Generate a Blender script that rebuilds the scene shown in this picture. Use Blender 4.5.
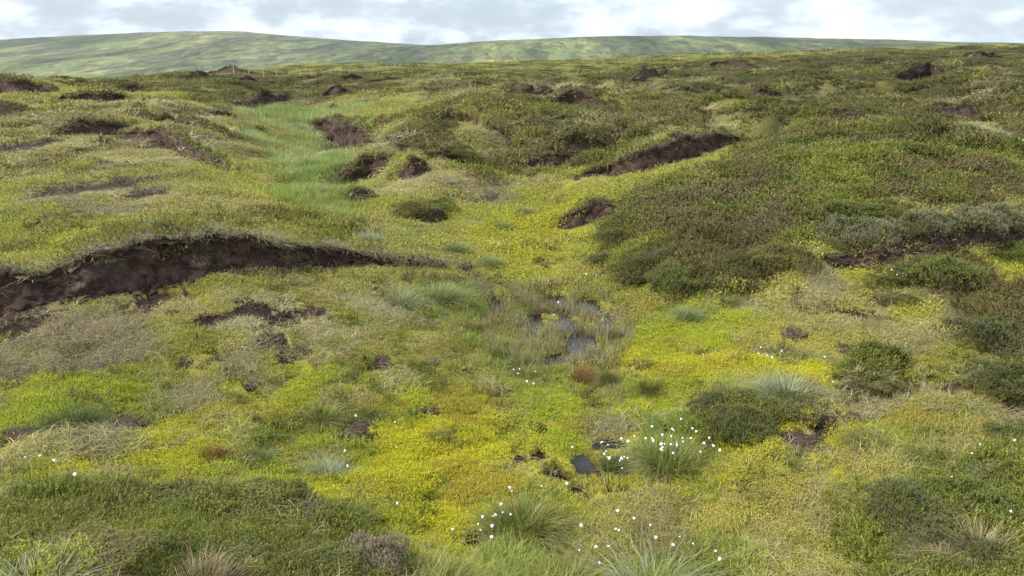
import bpy, math, numpy as np
from mathutils import Vector
R = math.radians
rng = np.random.default_rng(7)
for o in list(bpy.data.objects): bpy.data.objects.remove(o)
scn = bpy.context.scene
COL = scn.collection

# ------------------------------------------------------------------ camera, sky, sun, exposure
W, HH, F, TILT, CZ = 1024, 576, 788.0, R(16.4), 2.6
cam = bpy.data.cameras.new('camera'); camo = bpy.data.objects.new('camera', cam); COL.objects.link(camo)
camo.location = (0, 0, CZ); camo.rotation_euler = (R(90) - TILT, 0, 0)
cam.sensor_width = 36; cam.lens = 36 * F / W; cam.clip_start = 0.05; cam.clip_end = 20000
scn.camera = camo
scn.cycles.use_denoising = True; scn.cycles.max_bounces = 5; scn.cycles.diffuse_bounces = 2; scn.cycles.glossy_bounces = 2; scn.cycles.transmission_bounces = 2; scn.cycles.volume_bounces = 0
scn.render.resolution_x, scn.render.resolution_y = W, HH
scn.view_settings.view_transform = 'Standard'; scn.view_settings.look = 'None'
scn.view_settings.exposure = 0.74; scn.view_settings.gamma = 1

SUN_EL, SUN_AZ = R(46), R(238)          # azimuth clockwise from +Y: behind the camera, to the left
world = bpy.data.worlds.new('World'); scn.world = world; world.use_nodes = True
nt = world.node_tree; nt.nodes.clear()
def N(t, **k):
    n = nt.nodes.new(t)
    for a, b in k.items(): setattr(n, a, b)
    return n
def L(a, b): nt.links.new(a, b)
def ramp(stops, fac, interp='LINEAR'):
    r = N('ShaderNodeValToRGB'); r.color_ramp.interpolation = interp
    e = r.color_ramp.elements
    while len(e) < len(stops): e.new(0.5)
    for el, (p, c) in zip(e, stops): el.position = p; el.color = (*c, 1) if len(c) == 3 else c
    L(fac, r.inputs[0]); return r.outputs[0]
def mixc(fac, a, b, blend='MIX'):
    m = N('ShaderNodeMix', data_type='RGBA', blend_type=blend)
    for s, v in ((m.inputs[0], fac), (m.inputs[6], a), (m.inputs[7], b)):
        if hasattr(v, 'is_linked') or isinstance(v, bpy.types.NodeSocket): L(v, s)
        elif isinstance(v, (int, float)): s.default_value = v
        else: s.default_value = (*v, 1)
    return m.outputs[2]
def math_(op, a, b=None, c=None):
    m = N('ShaderNodeMath', operation=op)
    for i, v in enumerate((a, b, c)):
        if v is None: continue
        if isinstance(v, bpy.types.NodeSocket): L(v, m.inputs[i])
        else: m.inputs[i].default_value = v
    return m.outputs[0]
def noise(vec, scale, detail=4, rough=0.55, dist=0.0):
    n = N('ShaderNodeTexNoise'); n.inputs['Scale'].default_value = scale; n.inputs['Detail'].default_value = detail
    n.inputs['Roughness'].default_value = rough; n.inputs['Distortion'].default_value = dist
    if vec is not None: L(vec, n.inputs['Vector'])
    return n.outputs['Fac']
sky = N('ShaderNodeTexSky', sky_type='NISHITA'); sky.sun_disc = False
sky.sun_elevation = SUN_EL; sky.sun_rotation = SUN_AZ; sky.altitude = 400; sky.dust_density = 2.0
bg1 = N('ShaderNodeBackground'); L(sky.outputs[0], bg1.inputs[0]); bg1.inputs[1].default_value = 0.10
tc = N('ShaderNodeTexCoord'); sep = N('ShaderNodeSeparateXYZ'); L(tc.outputs['Generated'], sep.inputs[0])
# cloud decks: the view direction projected on a curved cloud layer
den = math_('ADD', math_('ABSOLUTE', sep.outputs[2]), 0.065)
cb = N('ShaderNodeCombineXYZ'); L(math_('DIVIDE', sep.outputs[0], den), cb.inputs[0]); L(math_('DIVIDE', sep.outputs[1], den), cb.inputs[1])
big = noise(cb.outputs[0], 0.20, 5, 0.52, 0.2)
cb2 = N('ShaderNodeCombineXYZ'); L(sep.outputs[0], cb2.inputs[0]); L(sep.outputs[1], cb2.inputs[1]); L(math_('MULTIPLY', sep.outputs[2], 2.6), cb2.inputs[2])
puff = noise(cb2.outputs[0], 7.5, 8, 0.56, 0.15)
fine = noise(cb2.outputs[0], 21.0, 6, 0.55, 0.2)
shade = math_('ADD', math_('ADD', math_('MULTIPLY', big, 0.12), math_('MULTIPLY', puff, 0.66)), math_('MULTIPLY', fine, 0.22))
ccol = ramp([(0.39, (0.38, 0.47, 0.59)), (0.46, (0.47, 0.55, 0.65)), (0.50, (0.56, 0.63, 0.71)), (0.545, (0.67, 0.72, 0.77)), (0.62, (0.82, 0.84, 0.86))], shade)
bg2 = N('ShaderNodeBackground'); L(ccol, bg2.inputs[0]); bg2.inputs[1].default_value = 1.0
cover = ramp([(0.44, (0.55, 0.55, 0.55)), (0.5, (1, 1, 1))], shade)
ms = N('ShaderNodeMixShader'); L(cover, ms.inputs[0]); L(bg1.outputs[0], ms.inputs[1]); L(bg2.outputs[0], ms.inputs[2])
wo = N('ShaderNodeOutputWorld'); L(ms.outputs[0], wo.inputs[0])

sl = bpy.data.lights.new('sun', 'SUN'); sl.energy = 3.0; sl.angle = R(7); sl.color = (1.0, 0.95, 0.86)
so = bpy.data.objects.new('sun', sl); COL.objects.link(so); so.location = (0, 0, 60)
sd = Vector((math.sin(SUN_AZ) * math.cos(SUN_EL), math.cos(SUN_AZ) * math.cos(SUN_EL), math.sin(SUN_EL)))
so.rotation_euler = (-sd).to_track_quat('-Z', 'Y').to_euler()

# ------------------------------------------------------------------ numeric helpers
def hash2(ix, iy, seed):
    h = (ix.astype(np.int64) * 374761393 + iy.astype(np.int64) * 668265263 + seed * 974634777) & 0xffffffff
    h = ((h ^ (h >> 13)) * 1274126177) & 0xffffffff
    h = ((h ^ (h >> 16)) * 2246822519) & 0xffffffff
    return ((h ^ (h >> 15)) & 0xffffff) / float(0xffffff)
def vnoise(x, y, seed=0):
    ix, iy = np.floor(x), np.floor(y); fx, fy = x - ix, y - iy
    fx = fx * fx * fx * (fx * (fx * 6 - 15) + 10); fy = fy * fy * fy * (fy * (fy * 6 - 15) + 10)
    a, b = hash2(ix, iy, seed), hash2(ix + 1, iy, seed); c, d = hash2(ix, iy + 1, seed), hash2(ix + 1, iy + 1, seed)
    return (a + (b - a) * fx) * (1 - fy) + (c + (d - c) * fx) * fy
def fbm(x, y, sc, oct=4, seed=0, gain=0.5):
    v = np.zeros_like(x, dtype=float); a = 1.0; t = 0
    for i in range(oct):
        ca, sa = math.cos(i * 1.3 + 0.4), math.sin(i * 1.3 + 0.4)
        v += a * vnoise((x * ca - y * sa) / sc + 17.3 * i, (x * sa + y * ca) / sc - 9.1 * i, seed + i); t += a; a *= gain; sc *= 0.5
    return v / t
def sstep(a, b, x):
    t = np.clip((x - a) / (b - a), 0, 1); return t * t * (3 - 2 * t)
CT, ST = math.cos(TILT), math.sin(TILT)
def ray(u, v):
    u = np.asarray(u, float); v = np.asarray(v, float)
    a = (u - 512) / F; b = -(v - 288) / F
    d = np.stack([a, CT + b * ST, -ST + b * CT], -1)
    return d / np.linalg.norm(d, axis=-1, keepdims=True)
def atz(u, v, z):
    d = ray(u, v); t = (z - CZ) / d[..., 2]
    return np.stack([d[..., 0] * t, d[..., 1] * t], -1)

# ------------------------------------------------------------------ lie of the land: survey points
PTS = [ # u, v, height
 (0,576,.72),(150,576,.62),(300,576,.45),(420,576,.22),(520,576,.08),(650,576,.05),(800,576,.08),(920,576,.2),(1024,576,.3),
 (0,500,.42),(120,490,.33),(250,490,.28),(350,520,.2),(450,500,.03),(580,480,-.03),(700,500,0),(850,500,.1),(960,500,.22),(1024,480,.28),
 (0,420,.3),(150,420,.2),(300,420,.12),(430,420,.03),(550,420,-.02),(660,430,.02),(760,410,.15),(870,410,.15),(1000,400,.32),
 (0,350,.38),(120,350,.33),(250,350,.25),(370,350,.12),(470,340,0),(560,320,-.06),(650,340,.02),(760,340,.12),(880,340,.2),(1010,330,.36),
 (0,316,.42),(150,295,.42),(280,280,.4),(380,285,.22),(480,290,.02),(560,290,-.02),(640,300,.05),(740,290,.2),(860,285,.3),(1000,270,.38),
 (0,210,.5),(100,205,.5),(240,205,.45),(0,165,.6),(100,165,.6),(220,170,.35),(300,200,.15),(340,200,.0),
 (470,260,.05),(500,225,.05),(540,200,.08),(450,205,.15),(410,225,.15),(600,195,.25),(380,245,.12),
 (330,185,-.15),(300,150,-.45),(290,115,-.45),(248,150,.1),(335,132,-.55),(362,165,.15),
 (400,150,.68),(450,125,.95),(380,185,.2),(450,170,.5),(500,150,.6),(520,120,.85),(590,130,.72),(560,160,.5),(500,180,.28),(640,150,.7),
 (50,140,.7),(150,130,.65),(220,130,.35),(100,110,.65),(200,105,.35),(20,100,.65),(60,88,.55),(150,86,.35),(250,87,-.05),(300,97,-.25),(350,92,0),(400,92,.3),(480,87,.45),(560,82,.5),(600,97,.75),
 (620,235,.18),(660,205,.55),(700,240,.5),(650,275,.14),(760,250,.45),(800,215,.8),(900,190,1.0),(1000,190,1.0),(760,180,.9),(850,150,1.15),(960,150,1.15),(720,150,.8),(780,120,1.05),(900,115,1.15),(1010,115,1.2),(700,105,.9),(820,90,1.2),(960,85,1.25),(1024,80,1.3)]
FAR = [ # u, v, ground range
 (0,87,75),(100,84,85),(200,79,110),(300,76,140),(400,74,110),(500,72,130),(600,68,140),(700,62,150),(800,63,120),(900,61,120),(1000,59,120),
 (0,91,120),(100,87,140),(200,77,200),(300,67.5,290),(400,68,290),(500,66,310),(600,62.5,330),(700,57,380),(800,56,420),(900,52.5,450),(1024,49.5,480),
 (0,104,330),(100,98,340),(200,84,420),(300,77,450),(400,76,450),(500,72,450),(600,67,460)]
ctl = []
for u, v, z in PTS:
    x, y = atz(u, v, z); ctl.append((x, y, z))
for u, v, r in FAR:
    d = ray(u, v); t = r / math.hypot(d[0], d[1]); ctl.append((d[0] * t, d[1] * t, CZ + d[2] * t))
for az in (-.7, -.35, 0, .35, .7): ctl.append((0.8 * math.sin(az), 0.8 * math.cos(az), 1.0))
ctl = np.array(ctl)
def q_of(x, y):
    az = np.clip(np.arctan2(x, y), -.78, .78); return np.stack([3 * az, np.log(np.maximum(np.hypot(x, y), .6))], -1)
def U(r2): return r2 * np.log(r2 + 1e-9)
qc = q_of(ctl[:, 0], ctl[:, 1]); n = len(qc)
K = U(((qc[:, None] - qc[None]) ** 2).sum(-1)) + np.eye(n) * 0.004
P = np.c_[np.ones(n), qc]
A = np.block([[K, P], [P.T, np.zeros((3, 3))]])
# heights are solved in view-angle units far off so that small far wiggles do not swamp near ones
wts = np.linalg.solve(A, np.r_[ctl[:, 2], 0, 0, 0])
def base(x, y):
    x = np.asarray(x, float); y = np.asarray(y, float); sh = x.shape; x = x.ravel(); y = y.ravel()
    out = np.empty(len(x))
    for i in range(0, len(x), 60000):
        q = q_of(x[i:i+60000], y[i:i+60000])
        out[i:i+60000] = U(((q[:, None] - qc[None]) ** 2).sum(-1)) @ wts[:n] + wts[n] + q @ wts[n+1:]
    r = np.hypot(x, y); az = np.abs(np.arctan2(x, y))
    back = 1.0 + 0.002 * np.minimum(r, 500)
    out = out + (back - out) * sstep(1.0, 2.4, az)
    out = out + (-32 - out) * sstep(470, 1100, r)
    return out.reshape(sh)
# grid: fine inside the field of view, coarse all round
az_f = np.linspace(-.72, .72, 520); az_s = np.linspace(.72, math.pi, 36)[1:]
AZ = np.r_[-az_s[::-1], az_f, az_s]
RR = np.r_[np.geomspace(.35, 2.2, 18)[:-1], np.geomspace(2.2, 60, 500)[:-1], np.geomspace(60, 600, 150)[:-1], np.geomspace(600, 3300, 20)]
LR = np.log(RR)
GA, GR = np.meshgrid(AZ, RR); GX, GY = GR * np.sin(GA), GR * np.cos(GA)
Hb = base(GX, GY)
def interp(G, x, y):
    az = np.arctan2(x, y); lr = np.log(np.maximum(np.hypot(x, y), .351))
    fa = np.interp(az, AZ, np.arange(len(AZ))); fr = np.interp(lr, LR, np.arange(len(LR)))
    ia = np.clip(fa.astype(int), 0, len(AZ) - 2); ir = np.clip(fr.astype(int), 0, len(LR) - 2); fa = fa - ia; fr = fr - ir
    return (G[ir, ia] * (1 - fa) + G[ir, ia + 1] * fa) * (1 - fr) + (G[ir + 1, ia] * (1 - fa) + G[ir + 1, ia + 1] * fa) * fr
TS = np.geomspace(1.2, 700, 1500)
def hit(u, v, G):
    "where the sight line through a photo point meets the land; returns x, y, z, distance"
    d = ray(u, v); p = d[None] * TS[:, None]; z = CZ + p[:, 2]; g = interp(G, p[:, 0], p[:, 1])
    b = np.nonzero(z < g)[0]; i = b[0] if len(b) else len(TS) - 1
    f0, f1 = (z - g)[max(i-1, 0)], (z - g)[i]; w = f0 / (f0 - f1) if f0 != f1 else 0
    t = TS[max(i-1, 0)] * (1 - w) + TS[i] * w
    x, y = d[0] * t, d[1] * t
    return x, y, float(interp(G, np.array([x]), np.array([y]))[0]), t

# ------------------------------------------------------------------ peat banks: foot line in the photo, face height in pixels
BANKS = [ # label, foot points, face px, run-back factor
 ('long dark brown peat bank with overhanging turf across the left slope', [(-60,318),(0,313),(67,301),(123,294),(160,281),(233,271),(287,265),(342,259),(400,263),(450,269)], [34,36,22,40,32,36,24,11,9,3], 4.5),
 ('dark peat bank under grey-green heather at the right edge', [(822,258),(860,261),(882,258),(925,245),(970,241),(1024,237),(1080,236)], [3,11,12,13,13,12,11], 4),
 ('brown peat mound at the far left edge below the skyline', [(-30,97),(0,97),(22,97),(40,96)], [9,11,10,3], 3),
 ('broad brown peat-faced mound upper left of the small hags', [(60,110),(80,111),(105,111),(126,110)], [3,11,12,3], 3),
 ('low dark peat arc with grassy cap on the left moor', [(64,133),(80,132),(105,131),(129,130)], [4,9,9,3], 3),
 ('long thin peat bank left of the green marsh, high on the slope', [(160,99),(180,100),(205,102),(232,104)], [3,6,8,3], 3),
 ('slanting dark peat cut descending the left moor towards the marsh', [(132,136),(155,139),(180,147),(212,164)], [4,9,9,2], 3),
 ('long slanting peat cut nearest the left bank of the marsh', [(183,126),(205,134),(228,142),(252,147)], [4,8,8,3], 3),
 ('peat ledge just above the slanting cut beside the marsh', [(190,121),(210,122),(228,123),(245,126)], [3,6,7,2], 3),
 ('short peat cut between the two slanting cuts on the left moor', [(180,143),(198,146),(222,148)], [3,8,2], 3),
 ('small peat notch under the left skyline, right of centre mound', [(121,93),(135,92),(148,90)], [3,7,3], 3),
 ('small peat notch under the left skyline, left of centre mound', [(72,91),(82,90),(92,88)], [2,6,3], 3),
 ('rising peat bank at the upper end of the green marsh', [(238,109),(252,105),(268,100),(280,96)], [4,8,7,3], 3),
 ('tiny peat bank on the left skyline above the long thin bank', [(183,81),(200,80),(217,79)], [2,6,2], 3),
 ('thin peat line on the skyline below the fence', [(208,77),(228,76),(252,76)], [2,4,2], 3),
 ('small peat bank on the left rim of the green marsh', [(253,137),(262,139),(274,142)], [3,8,2], 3),
 ('small skyline peat bank straight above the marsh', [(292,79),(308,79),(324,78)], [2,5,2], 3),
 ('small dark peat bank above the marsh, under the skyline', [(328,92),(338,92),(348,91)], [2,6,2], 3),
 ('small dark peat knoll at the right head of the marsh', [(322,112),(330,113),(340,112)], [2,7,2], 3),
 ('low peat shelf at the far left edge beside a green patch', [(-20,118),(10,118),(38,119)], [6,8,2], 3),
 ('thin peat ledge above the broad brown mound', [(64,101),(78,101),(92,100)], [2,6,2], 3),
 ('small peat scar right of the broad brown mound', [(130,117),(138,119),(147,121)], [2,7,2], 3),
 ('small low peat scar above the slanting cuts', [(154,122),(165,123),(177,124)], [2,5,2], 3),
 ('small peat bank at the top left of the marsh', [(240,84),(248,84),(258,84)], [2,6,2], 3),
 ('brown peat end of the mound in the middle distance', [(450,110),(462,111),(474,112),(485,112)], [4,10,10,3], 3),
 ('long rising peat wall on the middle ridge', [(486,110),(505,103),(525,98),(554,92)], [4,10,9,3], 3.5),
 ('tall triangular brown peat face on the middle ridge', [(536,112),(552,113),(566,113),(580,113),(594,115),(610,118)], [7,14,23,21,12,4], 3),
 ('broken low peat shelf below the triangular peat face', [(560,121),(580,120),(602,121)], [2,7,3], 2.5),
 ('black peat bank overhanging the small stream', [(324,128),(340,138),(356,143),(374,143)], [9,16,16,9], 3),
 ('brown peat knob on the left flank of the heather ridge', [(386,146),(396,147),(409,146)], [6,13,6], 3),
 ('dark peat scar on the grassy slope right of the marsh', [(404,174),(413,172),(424,166)], [5,12,6], 3),
 ('small dark peat ledge on the heather ridge flank', [(430,156),(445,156),(459,154)], [2,6,3], 3),
 ('dark peat undercut along a heather step in the centre', [(530,157),(550,157),(575,154),(604,149)], [3,9,9,3], 3),
 ('long bare brown peat slope below the pale track', [(596,177),(620,176),(650,169),(684,158),(716,144)], [4,13,15,15,4], 3),
 ('thin peat bank on the skyline, left of centre', [(372,83),(385,83),(402,82)], [2,5,2], 3),
 ('small skyline peat bank between marsh and centre', [(340,84),(350,84),(362,83)], [2,6,2], 3),
 ('thin peat line crossing the far moor left of the ridge', [(424,92),(448,88),(476,85)], [2,5,2], 3),
 ('long thin peat line crossing the far moor above the ridge', [(478,83),(515,81),(552,81)], [2,5,2], 3),
 ('slanting far peat bank right of the triangular face', [(630,84),(645,79),(664,73)], [3,7,2], 3),
 ('eroded peat flank where the ridge drops to the marsh', [(346,186),(358,178),(372,170),(387,162)], [9,16,15,8], 3),
 ('small peat step at the near end of the marsh', [(346,209),(358,207),(374,202)], [5,11,5], 3),
 ('dark peat lip beside a heather tuft near the valley mouth', [(415,221),(428,220),(444,217)], [4,9,5], 3),
 ('black heather-topped peat bank left of the big heather slope', [(558,225),(575,223),(595,217),(618,210)], [3,10,13,4], 3.5),
 ('dark wedge-shaped peat bank at the top of the heather slope', [(722,102),(742,101),(762,101),(776,100),(790,98)], [3,9,14,10,3], 3),
 ('far peat bank in two dark steps, upper right', [(895,82),(912,81),(930,80),(948,82)], [3,8,9,3], 3),
 ('low far peat bank left of the two dark steps', [(874,85),(892,85),(910,83)], [2,7,2], 3),
 ('long dark peat bank on the right moor bending down to the right', [(908,108),(940,109),(968,113),(992,125)], [4,8,11,3], 3),
 ('brown peat scar in the heather of the right moor', [(820,116),(838,115),(857,116)], [3,9,3], 3),
 ('grey twiggy peat scar on the right heather slope', [(880,138),(905,139),(934,141)], [2,8,3], 3),
 ('small peat scar at the right end of the long right bank', [(955,140),(963,140),(974,141)], [2,9,3], 3),
 ('small peat bank near the head of the pale track', [(680,96),(688,95),(697,93)], [2,7,2], 3),
 ('far peat bank at the right edge under the skyline', [(1000,91),(1014,90),(1040,90)], [2,7,4], 3),
 ('tiny far peat bank above the brown scar on the right', [(845,90),(856,90),(870,89)], [2,6,2], 3),
 ('far thin peat line on the upper right moor', [(836,72),(858,72),(880,71)], [2,5,2], 3),
 ('topmost peat line near the right skyline', [(966,56),(980,56),(994,55)], [2,4,2], 3),
 ('small peat nick left of the long right bank', [(886,120),(897,120),(911,119)], [2,6,2], 3),
 ('small peat gully below the long right bank', [(928,120),(937,121),(948,123)], [2,8,2], 3),
 ('far peat line above the wedge-shaped bank', [(716,68),(734,68),(752,68)], [2,5,2], 3),
 ('far peat line on the upper moor between skyline and track', [(775,78),(795,77),(820,77)], [2,5,2], 3),
 ('upper right peat line below the topmost one', [(940,67),(958,66),(978,66)], [2,4,2], 3),
]
def warp(x, y, s): return (fbm(x, y, s, 3, 31) - .5)
banks = []
Hf = np.zeros_like(Hb)
PEATM = np.zeros_like(Hb); FRONT = np.zeros_like(Hb)
for lab, pts, hpx, back in BANKS:
    hpx = np.array(hpx, float)
    if np.mean([v for u, v in pts]) < 190:
        q_ = np.array(pts, float); hpx = np.maximum(hpx, .55 * hpx.max())
        pts = [tuple(q_[0] + .22 * (q_[0] - q_[-1]) + (0, .6))] + [tuple(p_) for p_ in q_] + [tuple(q_[-1] + .22 * (q_[-1] - q_[0]) + (0, .6))]; hpx = np.r_[1.5, hpx, 1.5]
    P3 = np.array([hit(u, v, Hb) for u, v in pts])
    Hs = hpx * P3[:, 3] / F * (1.0 if P3[:, 3].mean() < 12 else 1.6 if hpx.max() < 11 else 1.25)
    # smooth resample
    seg = np.r_[0, np.cumsum(np.hypot(*np.diff(P3[:, :2], axis=0).T))]
    s = np.linspace(0, seg[-1], 90)
    pl = np.c_[np.interp(s, seg, P3[:, 0]), np.interp(s, seg, P3[:, 1])]
    k = np.ones(9) / 9
    for c in (0, 1):
        e = np.r_[np.full(4, pl[0, c]), pl[:, c], np.full(4, pl[-1, c])]; pl[:, c] = np.convolve(e, k, 'valid')
    hs = np.interp(s, seg, Hs); e = np.r_[np.full(4, hs[0]), hs, np.full(4, hs[-1])]; hs = np.convolve(e, k, 'valid')
    tg = np.gradient(pl, axis=0); tg /= np.linalg.norm(tg, axis=1, keepdims=True) + 1e-9
    nm = np.c_[-tg[:, 1], tg[:, 0]]; nm *= np.sign((nm * pl).sum(1).mean())
    Hm = hs.max(); Lb = back * Hm + .4 + (2.5 * Hm + .8) * (P3[:, 3].mean() > 12); wf = .25 * Hm + .03
    D = P3[:, 3].mean()
    B = dict(label=lab, pl=pl, s=s, hs=hs, nm=nm, tg=tg, Hm=Hm, D=D, wf=wf, ws=.6 * Hm + .12); banks.append(B)
    m = Lb * 4 + 1
    sel = (GX > pl[:, 0].min() - m) & (GX < pl[:, 0].max() + m) & (GY > pl[:, 1].min() - m) & (GY < pl[:, 1].max() + m)
    x, y = GX[sel], GY[sel]
    best = np.full(len(x), 1e9); bi = np.zeros(len(x), int)
    for j in range(len(pl)):
        d2 = (x - pl[j, 0]) ** 2 + (y - pl[j, 1]) ** 2; u_ = d2 < best; best[u_] = d2[u_]; bi[u_] = j
    dv = np.c_[x, y] - pl[bi]; d = (dv * nm[bi]).sum(1); a = (dv * tg[bi]).sum(1)
    over = np.where((bi == 0) | (bi == len(pl) - 1), np.abs(a), 0)
    d = d + warp(x, y, B['ws']) * .45 * Hm
    bump = hs[bi] * sstep(0, wf, d) * np.exp(-np.maximum(d, 0) / Lb) * np.exp(-(over / (1.2 * Hm + .1)) ** 2)
    t = Hf[sel]; Hf[sel] = np.maximum(t, bump) + .25 * np.minimum(t, bump)
    pm = np.exp(-(over / (.5 * Hm + .05)) ** 2) * np.where(d < 0, np.exp(-(d / ((.4 if D < 12 else .75) * Hm)) ** 2), np.exp(-(np.maximum(d - wf * .6, 0) / (.12 * Hm + .02)) ** 2)) * np.clip(hs[bi] / (.4 * Hm), 0, 1)
    PEATM[sel] = np.maximum(PEATM[sel], pm)
    fr_ = np.exp(-(over / (.5 * Hm + .05)) ** 2) * sstep(-3.0 * Hm, -1.4 * Hm, d) * sstep(wf * 1.3, wf * .7, d); FRONT[sel] = np.maximum(FRONT[sel], fr_ * min(1, max(.3, (D - 7) / 5)))

# ------------------------------------------------------------------ hollows that hold water: u, v, half-width px, half-height px, depth
HOLES = [(500,302,8,10,.10),(536,320,10,8,.09),(556,298,15,5,.09),(566,322,9,17,.10),(592,303,13,7,.10),(604,322,7,11,.10),(580,340,18,8,.10),(558,356,12,5,.09),
 (332,134,6,6,.25),(340,144,10,7,.3),(322,153,7,4,.2),
 (541,424,10,5,.07),(517,455,9,7,.07),(540,450,8,8,.07),(556,468,12,7,.08),(586,459,13,10,.08),(613,438,16,6,.06),(578,489,13,8,.08),(625,491,17,6,.07),
 (427,534,24,8,.08),(480,540,18,8,.08),(375,519,12,6,.06),(428,495,12,8,.06)]
CLODS = [(183,360,20,'dark peat clod alone on the left moss slope'),(290,350,34,'dark broken peat scar right of the lone clod'),(262,345,26,'low peat scar joined to the left of the broken one'),(312,311,24,'black peat scar high on the left slope'),(268,339,22,'thin peat scar above the broken one'),(318,366,12,'tiny peat clod below the broken scar'),
 (122,427,44,'bare brown peat scar right of the dark spiky tussock'),(382,360,34,'brown peat scar left of the round bright tussock'),(432,361,20,'peat clod right of the round bright tussock'),(355,429,46,'dark peat crack right of the blue-green tussock'),(427,408,26,'small peat crack in the central moss'),(140,311,18,'twiggy peat lump under the long bank'),(172,312,16,'small twiggy lump below the long bank'),
 (464,266,16,'peat block off the end of the long bank'),(546,265,12,'small black clod on the yellow valley floor'),(488,196,22,'dark peat block alone in the middle valley'),(795,333,24,'upright dark peat clod on the right moss'),(731,337,12,'tiny clod left of the upright one'),(880,300,20,'dark peat lump under the small olive bush'),(860,383,18,'peat lump left of the low heather bush'),(905,385,34,'peat scar right of the low heather bush'),(960,390,30,'peat scar near the right dark heather'),
 (852,420,28,'peat lump on the right moss below the heather'),(798,440,46,'grey twiggy peat patch on the right moss'),(977,470,18,'small peat lump above the lower right heather'),(628,366,16,'upper dark lump right of the pool'),(630,376,18,'lower dark lump right of the pool'),(0,322,34,'dark peat lump at the left edge below the long bank'),(20,432,30,'brown peat scar at the left edge'),(250,383,14,'small clod on the left moss'),(700,395,14,'dark lump left of the windblown tussock'),(870,348,20,'low peat scar on the right moss'),(845,345,16,'small flat peat scar on the right moss'),
 (130,180,44,'bare peat patch on the left moor slope'),(60,190,40,'bare grey patch at the left of the moor slope'),(150,192,34,'dark broken patch on the left moor slope'),(12,146,36,'dark broken peat at the left edge'),(560,113,20,'peat lump at the foot of the triangular face')]
def hole_geo(u, v, ru, rv, G):
    x, y, z, D = hit(u, v, G); dep = max(math.asin(min(1, (CZ - z) / D)), .06)
    return x, y, z, ru / F * D, min(rv / F * D / math.sin(dep), 3.5 * ru / F * D), D
px0, py0, pz0, prx, pry, pD = hole_geo(556, 322, 66, 38, Hb); pq = np.sqrt(((GX - px0) / prx) ** 2 + ((GY - py0) / pry) ** 2) + (fbm(GX, GY, .5, 3, 6) - .5) * .7
PFLAT = sstep(1.5, .9, pq); Hb = Hb * (1 - PFLAT) + pz0 * PFLAT
EXCL = np.zeros_like(Hb)
hole = []; CARVE = np.zeros_like(Hb); H0 = Hb + Hf
for (u, v, ru, rv, dp) in HOLES:
    x0, y0, z0, rx, ry, D = hole_geo(u, v, ru, rv, H0); hole.append((x0, y0, z0, rx, ry, D, dp))
    q = np.sqrt(((GX - x0) / rx) ** 2 + ((GY - y0) / ry) ** 2)
    sel = q < 2.2
    qq = q[sel] + (fbm(GX[sel], GY[sel], max(rx, .08) * .9, 4, 5) - .5) * 1.5
    CARVE[sel] = np.maximum(CARVE[sel], dp * sstep(1.15, .75, qq))
    PEATM[sel] = np.maximum(PEATM[sel], .95 * sstep(1.35, .9, qq) * (dp < .14))
    EXCL = np.maximum(EXCL, sstep(.115, .05, (q - 1) * min(rx, ry)) * (D < 12))
    if D > 12: EXCL = np.maximum(EXCL, sstep(1.5, 1.0, np.sqrt(((GX - x0) / (rx * 1.3)) ** 2 + ((GY - y0 + ry * 1.1) / (ry * 2.3)) ** 2)))
for (u, v, w_, *_x) in CLODS:
    x0, y0, z0, rx, ry, D = hole_geo(u, v, w_ / 2, w_ / 5, H0); q = np.sqrt(((GX - x0) / rx) ** 2 + ((GY - y0) / ry) ** 2)
    PEATM = np.maximum(PEATM, .9 * sstep(1.3, .7, q + (fbm(GX, GY, rx * .7, 3, 4) - .5) * 1.2) * (q < 2.5)); EXCL = np.maximum(EXCL, .9 * sstep(.10, .03, (q - 1) * min(rx, ry)))
PEATM = np.maximum(PEATM, .75 * PFLAT * sstep(.45, .6, fbm(GX, GY, .3, 3, 7)))
PEATM *= sstep(.25, .6, PEATM + 1.1 * (fbm(GX, GY, .28, 4, 77) - .5))

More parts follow.
